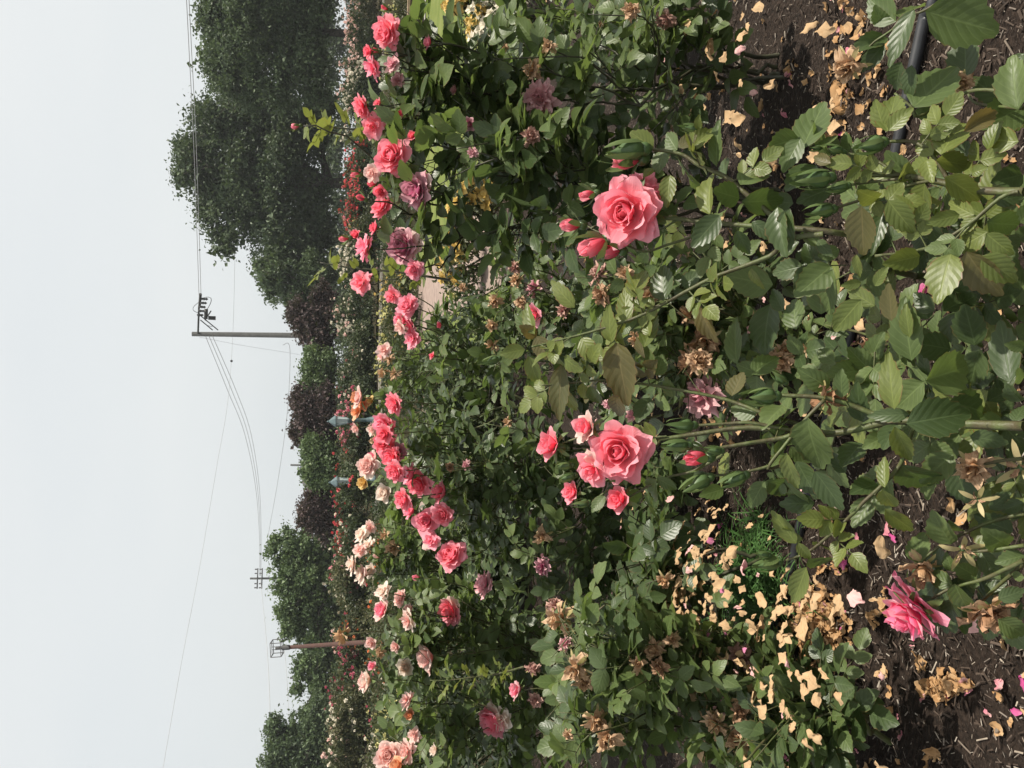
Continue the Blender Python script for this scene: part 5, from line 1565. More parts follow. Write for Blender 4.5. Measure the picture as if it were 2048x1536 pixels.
for args in [
    ('2', 965, 1205, 805, 1212, 'bud', 'deep', 1.05), ('1', 560, 955, 375, 975, 'bud', 'coral', 1.11), ('1', 200, 1350, 60, 1352, 'bud', 'coral', 1.18), ('1', 285, 1160, 175, 1175, 'bud', 'coral', 1.17), ('1', 360, 1430, 180, 1530, 'bud', 'coral', 1.14), ('1', 440, 1505, 300, 1510, 'bud', 'deep', 1.14),
    ]:
    bud_z(f1, *args)
for x, y, D_, dia, cl in ((112, 1425, 1.16, 0.030, 'coral'), (400, 1462, 1.12, 0.036, 'deep')):
    p = P(*Z('2', x, y), D_)
    make_bloom(f1.root, p + UP * -0.008, (UP * 0.75 + to_cam(p) * 0.5 + rvec() * 0.15).normalized(), dia, 'half', cl, 'coral', label='plump half open pink bud below the large rose')
p = P(1112, 892, 1.17)
make_bloom(f1.root, p, (UP + RIGHT * 0.2 + to_cam(p) * 0.5).normalized(), 0.044, 'half', 'coral', 'coral', label='half open coral bud with ragged rim', variant=3)
p = P(1560, 590, 1.10)
make_bloom(f1.root, P(1650, 795, 1.03), -UP, 0.035, 'shrivelled', 'brown', dry=True, hipmat=M_HIP)
f1.finish(300)

# ---- front bush, upright left: the drooping pink rose and spent heads
f2 = Bush('rose_bush', 'low front rose bush with one nodding pink rose hanging over the bare mulch', (P(2048, 1180, 1.0).x, P(2048, 1180, 1.0).y - 0.04), 0.045, 'ggd', BUSH_GROUP, 0)
for a in [
 ('6', 900, 310, 900, 100, 150, 'g', 1.06), ('6', 1100, 190, 985, 0, 110, 'g', 1.04), ('6', 1110, 440, 965, 370, 115, 'g', 1.03), ('6', 1120, 430, 1210, 605, 160, 'g', 1.01), ('6', 1100, 520, 1095, 690, 85, 'd', 1.03), ('6', 1250, 390, 1120, 310, 120, 'g', 1.03), ('6', 1380, 520, 1540, 470, 150, 'd', 0.99), ('6', 1380, 640, 1540, 740, 170, 'g', 0.98),
 ('6', 1110, 360, 1060, 250, 90, 'g', 1.05), ('6', 1470, 120, 1250, 30, 150, 'd', 1.04), ('6', 1440, 200, 1290, 110, 100, 'g', 1.0), ('6', 1540, 260, 1370, 300, 90, 'g', 0.98), ('6', 1540, 390, 1450, 380, 80, 'g', 0.97), ('6', 1270, 440, 1180, 390, 70, 'g', 1.02), ('6', 1000, 300, 860, 290, 120, 'd', 1.07), ('6', 1300, 480, 1420, 420, 110, 'd', 1.03),
 ('6', 1000, 520, 910, 560, 90, 'd', 1.04), ('6', 1540, 20, 1420, -30, 120, 'd', 1.02), ('6', 1230, 640, 1300, 560, 60, 'd', 1.06), ('6', 1536, 560, 1450, 600, 100, 'd', 1.02), ('5', 1330, 1520, 1450, 1420, 100, 'd', 1.04), ('5', 1250, 1510, 1330, 1400, 110, 'g', 1.03), ('5', 1536, 1480, 1400, 1530, 100, 'd', 1.02), ('6', 1180, 110, 1090, 60, 80, 'g', 1.06)]:
    add_leaf(f2, *a)
cane_z(f2, [('6', 915, 550, 1.05), ('6', 1000, 510, 1.04), ('6', 1105, 455, 1.03), ('6', 1300, 400, 1.0), ('6', 1536, 290, 0.96)], 0.0036, 0.0018, down=True)
cane_z(f2, [('6', 1210, 600, 1.05), ('6', 1330, 490, 1.02), ('6', 1430, 400, 1.0), ('6', 1540, 310, 0.97)], 0.0032, 0.0018)
cane_z(f2, [('6', 890, 330, 1.06), ('6', 1000, 225, 1.05), ('6', 1130, 150, 1.04), ('6', 1330, 60, 1.02), ('6', 1536, 10, 1.0)], 0.0032, 0.0016, down=True)
cane_z(f2, [('6', 1190, 240, 1.02), ('6', 1330, 230, 1.0), ('6', 1540, 200, 0.97)], 0.003, 0.0018)
cane_z(f2, [('5', 1270, 1255, 1.0), ('5', 1420, 1225, 0.98), ('5', 1536, 1215, 0.96)], 0.003, 0.0018)
p = P(1838, 1212, 1.05)
make_bloom(f2.root, p, (UP * 0.72 - RIGHT * 0.66 + to_cam(p) * 0.02).normalized(), 0.078, 'loose', 'hot', 'hot', label='nodding bright pink rose seen from the side', spin=0.4, variant=1)
p = P(1822, 1222, 1.05)
make_bloom(f2.root, p, (UP * 0.72 - RIGHT * 0.66 + to_cam(p) * 0.12).normalized(), 0.056, 'half', 'hot', 'pink', variant=0)
p = P(1926, 1100, 1.02)
make_bloom(f2.root, p, (-UP * 0.2 - RIGHT * 0.4 + to_cam(p) * 0.8).normalized(), 0.040, 'hipstar', 'tan', dry=True, variant=1, label='spent tan rose head with spread dry sepals')
p = P(1975, 1222, 1.01)
make_bloom(f2.root, p, (-RIGHT * 0.8 - UP * 0.4 + to_cam(p) * 0.5).normalized(), 0.055, 'withered', 'brown', outer='tan', dry=True, variant=2)
p = P(1845, 1130, 1.06)
make_bloom(f2.root, p, (-RIGHT * 0.7 + to_cam(p) * 0.5).normalized(), 0.036, 'shrivelled', 'tan', dry=True, variant=0)
p = P(1948, 930, 1.0)
make_bloom(f2.root, p, (UP * 0.2 - RIGHT * 0.5 + to_cam(p) * 0.7).normalized(), 0.034, 'shrivelled', 'tan', dry=True, variant=3)
for X, Y, s in ((2040, 935, 0.046), (1955, 1000, 0.030)):
    p = P(X, Y, 0.98)
    make_bloom(f2.root, p, (to_cam(p) + UP * 0.4 + rvec() * 0.3).normalized(), s, 'hipstar', 'brown', dry=True)
for k in range(10):
    p = P(rnd(1880, 2040), rnd(1020, 1290), rnd(1.06, 1.16))
    f2.compound(p, Vector((rnd(-1, 1), rnd(-0.3, 0.6), rnd(-0.1, 0.4))).normalized(), Vector((0, -0.3, 1)), 0.045, random.choice('dg'), 3)
f2.finish(200)

# ---- front bush at the upright right
f3 = Bush('rose_bush', 'front rose bush with big broad leaves beside the black hose, no flowers', (P(2048, 60, 1.0).x + 0.03, P(2048, 60, 1.0).y - 0.02), 0.06, 'ggd', BUSH_GROUP, 0)
for a in [
 ('4', 945, 66, 1392, 186, 300, 'g', 1.0), ('4', 1185, 485, 1165, 190, 320, 'd', 1.06), ('4', 870, 640, 1130, 405, 170, 'g', 1.02), ('4', 770, 130, 600, -10, 150, 'g', 1.04), ('4', 790, 110, 915, -20, 130, 'g', 1.03), ('4', 880, 60, 700, 370, 95, 'd', 1.0), ('4', 720, 230, 490, 310, 80, 'd', 1.06), ('4', 700, 260, 560, 430, 110, 'd', 1.05),
 ('4', 800, 370, 740, 555, 115, 'd', 1.03), ('4', 860, 390, 840, 595, 85, 'd', 1.02), ('4', 880, 660, 1100, 690, 110, 'd', 1.06), ('4', 1500, 660, 1460, 330, 170, 'g', 0.94), ('4', 1430, 600, 1210, 480, 180, 'd', 1.02), ('4', 1540, 640, 1280, 750, 130, 'g', 1.0), ('4', 1540, 320, 1450, 430, 100, 'd', 0.95), ('4', 700, 150, 640, 60, 90, 'g', 1.06), ('4', 1440, 720, 1536, 800, 120, 'd', 1.0), ('4', 1300, 560, 1420, 460, 110, 'd', 1.05), ('4', 1010, 650, 930, 560, 90, 'd', 1.07), ('4', 1530, 480, 1400, 480, 150, 'g', 0.97)]:
    add_leaf(f3, *a)
cane_z(f3, [('4', 780, 120, 1.03), ('4', 850, 90, 1.02), ('4', 945, 60, 1.01), ('4', 1150, -60, 0.98), ('4', 1400, -160, 0.95)], 0.003, 0.0016, down=True)
cane_z(f3, [('4', 570, 325, 1.06), ('4', 640, 250, 1.05), ('4', 730, 190, 1.04), ('4', 850, 90, 1.02)], 0.002, 0.0014)
cane_z(f3, [('4', 760, 560, 1.03), ('4', 860, 640, 1.02), ('4', 900, 700, 1.02), ('4', 1100, 600, 1.03), ('4', 1250, 540, 1.0), ('4', 1536, 560, 0.95)], 0.0032, 0.0018, down=True)
cane_z(f3, [('4', 1180, 490, 1.06), ('4', 1200, 560, 1.05), ('4', 1250, 620, 1.03), ('4', 1400, 640, 0.99), ('4', 1536, 650, 0.95)], 0.0028, 0.0014)
p = P(1700, 128, 1.06)
make_bloom(f3.root, p, (-RIGHT * 0.5 + UP * 0.5 + to_cam(p) * 0.6).normalized(), 0.036, 'shrivelled', 'tan', dry=True, hipmat=M_HIPRED, variant=2)
p = P(1926, 166, 1.03)
make_bloom(f3.root, p, (-RIGHT * 0.3 + UP * 0.3 + to_cam(p) * 0.8).normalized(), 0.026, 'withered', 'tan', dry=True, variant=1)
f3.finish(60)

# ------------------------------------------------------------------ middle bushes, grown from canes
GROWN = []
def grow(label, base, D, blooms, canopy, n_fill, leafL, classes='ddg', twigs=3, stem_mat=M_CANE, shoots=(), parts=296, depth_r=0.30, jitter=0.12, fill_from=0.35, top=None):
    """blooms: (X, Y, px, kind, colour, outer, D or None); canopy: picture boxes (X0, X1, Y0, Y1) filled with leafy canes"""
    b = Bush('rose_bush', label, base, leafL, classes, BUSH_GROUP, 1, stem_mat)
    b.top = top
    cen = [P((q[0] + q[1]) / 2, rnd(q[2] * 0.75 + q[3] * 0.25, q[2] * 0.25 + q[3] * 0.75), D + rnd(-0.6, 0.6) * depth_r) for q in canopy for _ in range(2)]
    b.main_canes([Vector((p.x, p.y, max(0.15, p.z * rnd(0.6, 0.95)))) for p in cen])
    for bl in blooms:
        X, Y, px, kind, cls, outer = bl[:6]
        Db = bl[6] if len(bl) > 6 and bl[6] else D - depth_r * (1.0 if kind in ('withered', 'shrivelled', 'frilly') else 0.85) + rnd(-jitter, jitter) * 0.6
        p = P(X, Y, Db)
        BLOOMS.append((X, Y, px, Db))
        dia = px * Db / F * (0.84 if kind in ('withered', 'shrivelled') else 1.03)
        dry = kind in ('withered', 'shrivelled')
        if kind in ('bud', 'greenbud'): ax = (Vector((0, 0, 1)) + to_cam(p) * 0.2 + rvec() * 0.35).normalized(); dia *= 0.62
        elif dry: ax = (Vector((0, 0, 0.5)) + to_cam(p) * 0.5 + rvec() * 0.7).normalized()
        else: ax = face_axis(p, 0.55, 0.75, 0.5)
        tip = p - ax * dia * 0.16
        make_bloom(b.root, p - ax * dia * 0.12, ax, dia * 1.05, kind, cls, outer, dry=dry, split=px >= 24)
        pts = b.shoot_to(tip, 0.0045, 0.0016, lean=(ax * 0.4 + Vector((0, 0, 0.9))).normalized(), from_f=0.5, step=0.06, L=leafL * 0.9)
        b.side_twigs(pts, 1, (0.08, 0.18), 0.6)
    tot = sum((c[1] - c[0]) * (c[3] - c[2]) for c in canopy)
    for X0, X1, Y0, Y1 in canopy:
        k = max(1, int(n_fill * (X1 - X0) * (Y1 - Y0) / tot))
        for _ in range(k):
            p = P(rnd(X0, X1), rnd(Y0, Y1), D + rnd(-1, 1) * depth_r)
            if p.z < 0.12: p.z = rnd(0.12, 0.25)
            pts = b.shoot_to(p, 0.004, 0.0012, from_f=fill_from, step=0.06)
            b.side_twigs(pts, twigs, (0.08, 0.2), 0.45)
    for q in shoots:
        r_, pts, r0, r1, cls = q
        pl(b, [(*Z(r_, x, y), d) if r_ else (x, y, d) for x, y, d in pts], r0, r1, from_f=0.1, step=0.017, cls=cls, L=leafL * 0.56, n=5, free=True)
    GROWN.append((b, parts))
    return b

# the dark bush at the upright right, two root crowns
def gp(X, Y, D):
    p = P(X, Y, D); return (p.x, p.y)
grow('tall dark leaved rose bush with two big mauve roses among its top cluster', gp(1420, 400, 2.40), 2.3, [
    (783, 311, 72, 'open', 'coral', 'coral'), (718, 350, 22, 'bud', 'coral', None), (744, 346, 34, 'loose', 'pale', 'pale'), (752, 366, 25, 'bud', 'deep', None), (762, 384, 28, 'half', 'deep', None), (727, 398, 22, 'bud', 'deep', None), (763, 413, 46, 'open', 'coral', 'coral'),
    (832, 381, 72, 'open', 'mauve', 'pale'), (750, 456, 26, 'half', 'deep', None), (695, 476, 24, 'bud', 'coral', None), (728, 494, 50, 'loose', 'pink', 'pink'), (806, 492, 70, 'open', 'mauve', 'pale'), (597, 252, 20, 'bud', 'pink', None), (712, 470, 22, 'half', 'deep', None),
    (825, 272, 22, 'half', 'deep', None), (945, 305, 26, 'withered', 'dusty', None), (722, 565, 44, 'loose', 'coral', 'coral', 2.35), (828, 540, 38, 'open', 'pink', 'pink'), (940, 248, 26, 'half', 'mauve', None), (1063, 272, 46, 'withered', 'mauvetan', None)],
    [(770, 940, 250, 340), (770, 850, 400, 540), (990, 1140, 250, 520), (1100, 1380, 270, 470), (1010, 1080, 430, 560)], 23, 0.060, 'ddgg', 3, M_OLD,
    shoots=[(None, [(880, 290, 2.3), (790, 268, 2.28), (700, 258, 2.27), (610, 252, 2.26)], 0.0036, 0.0014, 'y'), (None, [(900, 560, 2.2), (800, 545, 2.2), (700, 535, 2.2), (640, 525, 2.2)], 0.0034, 0.0014, 'y')], depth_r=0.25, top=[(200, 735), (300, 745), (400, 745), (540, 750), (600, 800)])
grow('dark leaved rose bush at the picture edge with a frilly mauve rose low down', gp(1480, 130, 2.45), 2.35, [
    (772, 64, 62, 'open', 'coral', 'coral'), (738, 103, 26, 'half', 'deep', None), (756, 102, 18, 'bud', 'deep', None), (744, 134, 48, 'loose', 'pink', 'pink'), (784, 128, 38, 'loose', 'dusty', 'pale'), (723, 214, 46, 'open', 'coral', 'coral'), (746, 253, 44, 'loose', 'coral', 'coral'), (800, 228, 20, 'half', 'deep', None), (757, 208, 22, 'half', 'coral', None),
    (1080, 196, 70, 'frilly', 'dusty', 'dusty', 2.15), (1062, 137, 52, 'withered', 'tan', None, 2.15), (1098, 93, 32, 'shrivelled', 'tan', None), (858, 85, 26, 'half', 'pink', None), (1262, 20, 42, 'withered', 'tan', None), (1330, 42, 46, 'withered', 'mauvetan', None, 2.2), (795, 160, 26, 'loose', 'dusty', None), (910, 180, 20, 'half', 'dusty', None), (775, 18, 18, 'bud', 'deep', None)],
    [(780, 980, 100, 280), (960, 1200, 60, 300), (1180, 1460, -30, 260)], 17, 0.060, 'ddgg', 3, M_OLD, depth_r=0.25, top=[(0, 760), (60, 765), (150, 745), (280, 735)])
# pieces of upright bushes in the middle distance
grow('wide rose bush arching with a long row of bright pink roses', gp(1330, 960, 3.05), 3.0, [
    (787, 808, 44, 'open', 'coral', 'coral'), (768, 850, 50, 'open', 'pink', 'coral'), (768, 885, 44, 'open', 'deep', 'coral'), (783, 915, 42, 'open', 'deep', 'coral'), (796, 903, 34, 'open', 'mauve', 'pale'), (790, 944, 44, 'open', 'coral', 'pink'), (820, 950, 40, 'half', 'pink', None), (836, 968, 54, 'open', 'coral', 'pink'),
    (805, 1000, 42, 'open', 'coral', None), (822, 1022, 36, 'half', 'pink', None), (884, 986, 44, 'half', 'coral', 'pink'), (855, 1043, 52, 'half', 'pink', 'pink'), (885, 1030, 42, 'open', 'coral', None), (902, 1110, 58, 'open', 'coral', 'pink'), (862, 1082, 36, 'loose', 'pink', 'pale'), (770, 868, 36, 'half', 'deep', None), (775, 900, 36, 'half', 'deep', None),
    (968, 1168, 50, 'open', 'dusty', 'dusty'), (1083, 1133, 40, 'frilly', 'mauve', 'mauve'), (1085, 1072, 36, 'shrivelled', 'tan', None), (932, 930, 24, 'withered', 'dusty', None), (1016, 846, 22, 'shrivelled', 'tan', None), (900, 935, 22, 'withered', 'brown', None)],
    [(800, 960, 790, 1020), (880, 1120, 820, 1180), (1000, 1300, 860, 1230), (1150, 1380, 920, 1240)], 46, 0.050, 'ddg', 3, M_CANE, depth_r=0.34, top=[(760, 860), (800, 815), (850, 795), (900, 795), (960, 830), (1050, 875), (1120, 920), (1200, 1000), (1260, 1150)])
grow('middle rose bush with a knot of pink roses above tan spent heads', gp(1270, 640, 3.45), 3.35, [
    (785, 592, 34, 'loose', 'coral', 'coral'), (815, 611, 44, 'open', 'pink', 'pink'), (805, 640, 36, 'half', 'pink', None), (820, 656, 40, 'open', 'pink', 'dusty'), (824, 678, 38, 'loose', 'pink', 'pink'), (800, 655, 30, 'loose', 'pale', None), (768, 700, 28, 'loose', 'pale', None), (1068, 628, 40, 'half', 'deep', 'pink', 2.7), (1027, 535, 34, 'withered', 'mauvetan', None), (1030, 560, 38, 'withered', 'tan', None),
    (1066, 575, 44, 'withered', 'dusty', None), (990, 602, 30, 'shrivelled', 'tan', None), (1042, 604, 32, 'withered', 'tan', None), (984, 650, 24, 'shrivelled', 'tan', None), (985, 690, 28, 'shrivelled', 'tan', None), (1125, 620, 40, 'withered', 'mauvetan', None, 2.7), (880, 650, 14, 'half', 'deep', None), (865, 712, 14, 'half', 'deep', None), (925, 575, 22, 'withered', 'tan', None)],
    [(850, 1000, 560, 800), (960, 1200, 480, 830), (1020, 1200, 460, 620), (1100, 1290, 560, 820)], 46, 0.046, 'ddgg', 3, M_CANE, depth_r=0.4, top=[(440, 1000), (560, 970), (600, 850), (700, 835), (800, 850)])
grow('low sprawling rose bush full of tan withered heads behind the front canes', gp(1560, 660, 2.25), 2.1, [
    (1195, 545, 52, 'withered', 'mauvetan', None), (1200, 590, 56, 'withered', 'brown', None), (1250, 545, 40, 'withered', 'tan', None), (1290, 590, 60, 'withered', 'tan', None), (1270, 680, 42, 'withered', 'tan', None), (1378, 632, 46, 'shrivelled', 'tan', None), (1408, 684, 62, 'shrivelled', 'tan', 'brown'), (1375, 722, 72, 'withered', 'brown', 'tan'), (1400, 722, 60, 'withered', 'tan', None), (1402, 795, 78, 'frilly', 'dusty', 'dusty'),
    (1262, 830, 34, 'withered', 'dusty', None), (1560, 725, 66, 'withered', 'tan', None), (1570, 700, 50, 'withered', 'tan', None), (1745, 690, 46, 'shrivelled', 'brown', None, 1.5), (1215, 810, 26, 'withered', 'dusty', None)],
    [(1150, 1400, 530, 830), (1300, 1560, 540, 840), (1420, 1640, 480, 760)], 26, 0.048, 'dgg', 3, M_CANE, depth_r=0.25, fill_from=0.25, top=[(500, 1130), (860, 1150)])
grow('low rose bush at the lower edge hung with brown dried heads and small hips', gp(1640, 1360, 2.2), 2.15, [
    (1108, 1208, 40, 'withered', 'mauvetan', None, 2.5), (1122, 1235, 62, 'shrivelled', 'tan', 'tan', 2.45), (1130, 1288, 40, 'withered', 'dusty', None, 2.4), (1152, 1335, 56, 'shrivelled', 'tan', None), (1168, 1362, 40, 'shrivelled', 'tan', None), (1192, 1440, 50, 'shrivelled', 'tan', None), (1215, 1478, 56, 'shrivelled', 'tan', None), (1308, 1298, 44, 'shrivelled', 'tan', None), (1318, 1335, 46, 'withered', 'brown', None), (1345, 1280, 34, 'shrivelled', 'tan', None), (1275, 1330, 34, 'shrivelled', 'tan', None),
    (1480, 1312, 56, 'withered', 'mauvetan', None), (1430, 1448, 62, 'withered', 'tan', 'tan'), (1480, 1425, 44, 'shrivelled', 'brown', None), (1475, 1480, 50, 'shrivelled', 'tan', None), (1035, 1380, 36, 'half', 'pink', 'dusty', 2.6), (1070, 1400, 36, 'withered', 'mauvetan', None, 2.6), (1066, 1336, 34, 'withered', 'mauvetan', None, 2.6), (1135, 1470, 26, 'withered', 'tan', None)],
    [(1080, 1300, 1200, 1536), (1250, 1440, 1230, 1400), (1400, 1560, 1290, 1536)], 34, 0.049, 'dgg', 3, M_CANE, depth_r=0.25, fill_from=0.25, top=[(1100, 1280), (1200, 1090), (1536, 1070)])
grow('taller rose bush with pale pink and cream roses at the lower picture edge', gp(1330, 1420, 3.35), 3.3, [
    (900, 1222, 54, 'open', 'coral', 'pale'), (857, 1315, 54, 'half', 'pale', 'pale'), (985, 1442, 66, 'open', 'pink', 'cream'), (735, 1362, 44, 'half', 'pale', 'cream'), (812, 1400, 34, 'loose', 'pale', None), (812, 1335, 34, 'half', 'cream', None), (778, 1512, 58, 'open', 'pale', 'pale'), (812, 1503, 44, 'loose', 'pale', None), (797, 1532, 36, 'half', 'peach', None), (1003, 1440, 40, 'loose', 'cream', None),
    (815, 1242, 40, 'loose', 'pale', 'cream'), (818, 1220, 24, 'half', 'pale', None), (838, 1155, 20, 'bud', 'pink', None), (765, 1222, 38, 'half', 'pink', 'pale'), (800, 1196, 34, 'open', 'pale', None), (765, 1182, 34, 'loose', 'cream', None), (743, 1285, 24, 'half', 'pale', None), (792, 1293, 22, 'half', 'pale', None), (745, 1332, 18, 'half', 'pink', None), (828, 1470, 30, 'loose', 'pale', None), (870, 1500, 24, 'half', 'cream', None), (685, 1270, 34, 'shrivelled', 'tan', None), (760, 1305, 22, 'shrivelled', 'tan', None), (820, 1430, 22, 'half', 'peach', None)],
    [(760, 960, 1180, 1536), (900, 1100, 1180, 1536), (1000, 1160, 1220, 1536)], 44, 0.052, 'dgg', 3, M_CANE, shoots=[('c', [(1100, 930, 2.7), (950, 970, 2.7), (800, 990, 2.7), (650, 1010, 2.7), (540, 1010, 2.7)], 0.004, 0.0014, 'y')], depth_r=0.45, top=[(1150, 830), (1250, 760), (1400, 745), (1536, 770)])
grow('rose bush behind with clustered cream white roses', gp(1130, 1120, 4.3), 4.2, [
    (703, 1128, 36, 'loose', 'cream', 'cream'), (722, 1150, 38, 'loose', 'cream', 'pale'), (742, 1142, 26, 'half', 'cream', None), (722, 1068, 34, 'loose', 'cream', None), (740, 1055, 24, 'loose', 'pale', None), (735, 1090, 30, 'loose', 'cream', None), (720, 1100, 26, 'loose', 'pale', None), (758, 1115, 18, 'bud', 'pale', None), (770, 986, 36, 'half', 'cream', None), (735, 932, 44, 'open', 'pale', 'cream'), (748, 918, 34, 'half', 'pink', 'pale'), (770, 1070, 22, 'shrivelled', 'tan', None), (785, 1095, 30, 'shrivelled', 'tan', None)],
    [(745, 900, 1010, 1190), (780, 960, 900, 1100)], 26, 0.050, 'dgg', 3, M_CANE, depth_r=0.4, top=[(880, 770), (1000, 760), (1100, 735), (1200, 740)])
grow('slender rose bush behind with orange and peach roses before the first lamp post', gp(1040, 830, 5.2), 5.1, [
    (718, 796, 38, 'half', 'peach', 'pale'), (716, 822, 32, 'half', 'peach', None), (728, 808, 26, 'loose', 'peach', None), (742, 803, 20, 'half', 'yellow', None), (728, 965, 26, 'half', 'yellow', None), (713, 857, 22, 'half', 'pale', None), (748, 858, 28, 'half', 'pale', 'cream'), (752, 880, 24, 'shrivelled', 'tan', None), (762, 712, 24, 'loose', 'pale', None), (778, 718, 24, 'shrivelled', 'tan', None), (766, 745, 22, 'shrivelled', 'tan', None), (790, 748, 24, 'shrivelled', 'tan', None)],
    [(750, 880, 700, 980), (800, 900, 640, 800)], 26, 0.046, 'dgg', 2, M_CANE, depth_r=0.5, parts=200, top=[(620, 800), (700, 775), (800, 738), (880, 740), (1000, 750)])
# low clump at the upright right edge
grow('straggly narrow leaved young rose bush on the mulch at the picture edge', gp(1330, 10, 3.0), 2.95, [
    (1200, 50, 16, 'withered', 'tan', None), (1010, 95, 18, 'withered', 'tan', None)], [(980, 1200, -40, 110), (1100, 1300, -40, 80)], 14, 0.058, 'ggd', 3, M_CANE, depth_r=0.3, parts=160, top=[(-50, 960), (120, 990)])

grow('dark broad leaved low rose bush in the shade at the lower picture edge', gp(1690, 1500, 1.9), 1.82, [
    (1330, 1560, 20, 'shrivelled', 'tan', None)], [(1530, 1650, 1350, 1440), (1520, 1690, 1420, 1560)], 15, 0.052, 'ddg', 3, M_CANE, depth_r=0.16, fill_from=0.3, parts=200, top=[(1200, 1480), (1600, 1400)])
grow('dark leafy skirt of a low rose bush left of the rose with the tight heart', gp(1470, 1150, 2.4), 2.35, [
    (1330, 1160, 36, 'shrivelled', 'tan', None)], [(1220, 1360, 1060, 1240)], 14, 0.058, 'ddd', 3, M_OLD, depth_r=0.2, fill_from=0.3, parts=200, top=[(1000, 1240), (1300, 1200)])
for b, parts in GROWN: b.finish(parts)

# ------------------------------------------------------------------ hose, weeds
M_HOSE = plain_mat('hose_black_rubber', (0.028, 0.030, 0.034), 0.45, col2=(0.018, 0.019, 0.022), scale=30, spec=0.5)
hp = [G(1872, -80, 0.018) + Vector((2.4, 0.12, 0)), G(1872, -80, 0.018) + Vector((0.8, 0.05, 0)), G(1872, -80, 0.018), G(1848, 40, 0.016), G(1822, 160, 0.016), G(1770, 400, 0.015), G(1690, 700, 0.015), G(1604, 1040, 0.014), G(1580, 1150, 0.013), G(1530, 1290, 0.014), G(1470, 1460, 0.014), G(1440, 1600, 0.014)]
mb = MB()
out = []
for i in range(len(hp) - 1):
    a0 = hp[max(i - 1, 0)]; a1 = hp[i]; a2 = hp[i + 1]; a3 = hp[min(i + 2, len(hp) - 1)]
    for k in range(8):
        q = k / 8
        out.append(0.5 * ((2 * a1) + (a2 - a0) * q + (2 * a0 - 5 * a1 + 4 * a2 - a3) * q * q + (3 * a1 - a0 - 3 * a2 + a3) * q ** 3))
out.append(hp[-1])
mb.tube(out, 0.0125, 10)
props(mb.build('irrigation_hose', M_HOSE), 'black irrigation hose lying along the mulch under the front leaves', 'hose')

# thin weedy grass round the hose
rs = random.Random(9)
V, Q, UVs, A = [], [], [], []
for k in range(260):
    X, Y = rs.gauss(1520, 34), rs.gauss(1150, 62)
    g = G(X, Y)
    n = rs.randint(2, 4)
    for j in range(n):
        az = rs.uniform(0, 6.28); L = rs.uniform(0.06, 0.19); w = rs.uniform(0.0016, 0.0046)
        d = Vector((math.cos(az), math.sin(az), 0)); s = Vector((-d.y, d.x, 0))
        b0 = len(V)
        for i in range(6):
            t = i / 5
            p = g + d * (L * t * 0.8) + Vector((0, 0, L * (0.75 * t - 0.62 * t * t) + 0.002))
            ww = w * (1 - t * 0.9)
            V += [tuple(p - s * ww), tuple(p + s * ww)]; A += [rs.random()] * 2
        for i in range(5): Q.append((b0 + 2 * i, b0 + 2 * i + 1, b0 + 2 * i + 3, b0 + 2 * i + 2))
o = put('weed_grass', mesh_np('weed_grass', np.array(V), np.array(Q), simple_leaf_mat('weed_blade', [(0.045, 0.11, 0.028), (0.08, 0.16, 0.045)], 0.25), {'rnd': np.array(A)}))
props(o, 'thin green weed grass around the black hose between fallen petals', 'grass', None, 'stuff')

# ------------------------------------------------------------------ fallen petals
def petal_template(seed):
    rs = random.Random(seed)
    n, m = 6, 6
    vs, uv = [], []
    cupx = rs.uniform(-0.3, 0.9); cupy = rs.uniform(-0.4, 0.8); tw = rs.uniform(-0.9, 0.9); asp = rs.uniform(0.42, 0.88)
    for i in range(n + 1):
        s = i / n
        w = 0.5 * asp * (math.sin(PI * (0.10 + 0.78 * s)) ** 0.7)
        for j in range(m + 1):
            t = -1 + 2 * j / m
            x = w * t; y = s - 0.5 - 0.16 * abs(t) ** 3 * (s ** 2) + 0.10 * abs(t) ** 2 * (1 - s) ** 2
            p = Vector((x, y, 0))
            nv = noise.noise_vector(p * 2.4 + Vector((seed * 3.7, 1, 2)))
            n2 = noise.noise_vector(p * 6.5 + Vector((seed * 1.7, 4, 2)))
            z = cupx * x * x * 2.4 + cupy * y * y * 1.3 + tw * x * y + nv.z * 0.38 + n2.z * 0.22
            x += nv.x * 0.20 + n2.x * 0.10; y += nv.y * 0.20 + n2.y * 0.10
            vs.append((x, y, z)); uv.append((s, t, seed))
    vs = np.array(vs); vs[:, 2] -= vs[:, 2].min()
    q = [(i * (m + 1) + j, i * (m + 1) + j + 1, (i + 1) * (m + 1) + j + 1, (i + 1) * (m + 1) + j) for i in range(n) for j in range(m)]
    return vs, np.array(q), np.array(uv)

PT = [petal_template(k) for k in range(10)]
PCOL = ['ground_tan', 'ground_pink', 'ground_magenta']
PM = {(k, c): mesh_np('fallen_petal', PT[k][0], PT[k][1], PETAL[c], {'luv': PT[k][2], 'rnd': np.full(len(PT[k][0]), (k * 0.37) % 1)}) for k in range(10) for c in PCOL}
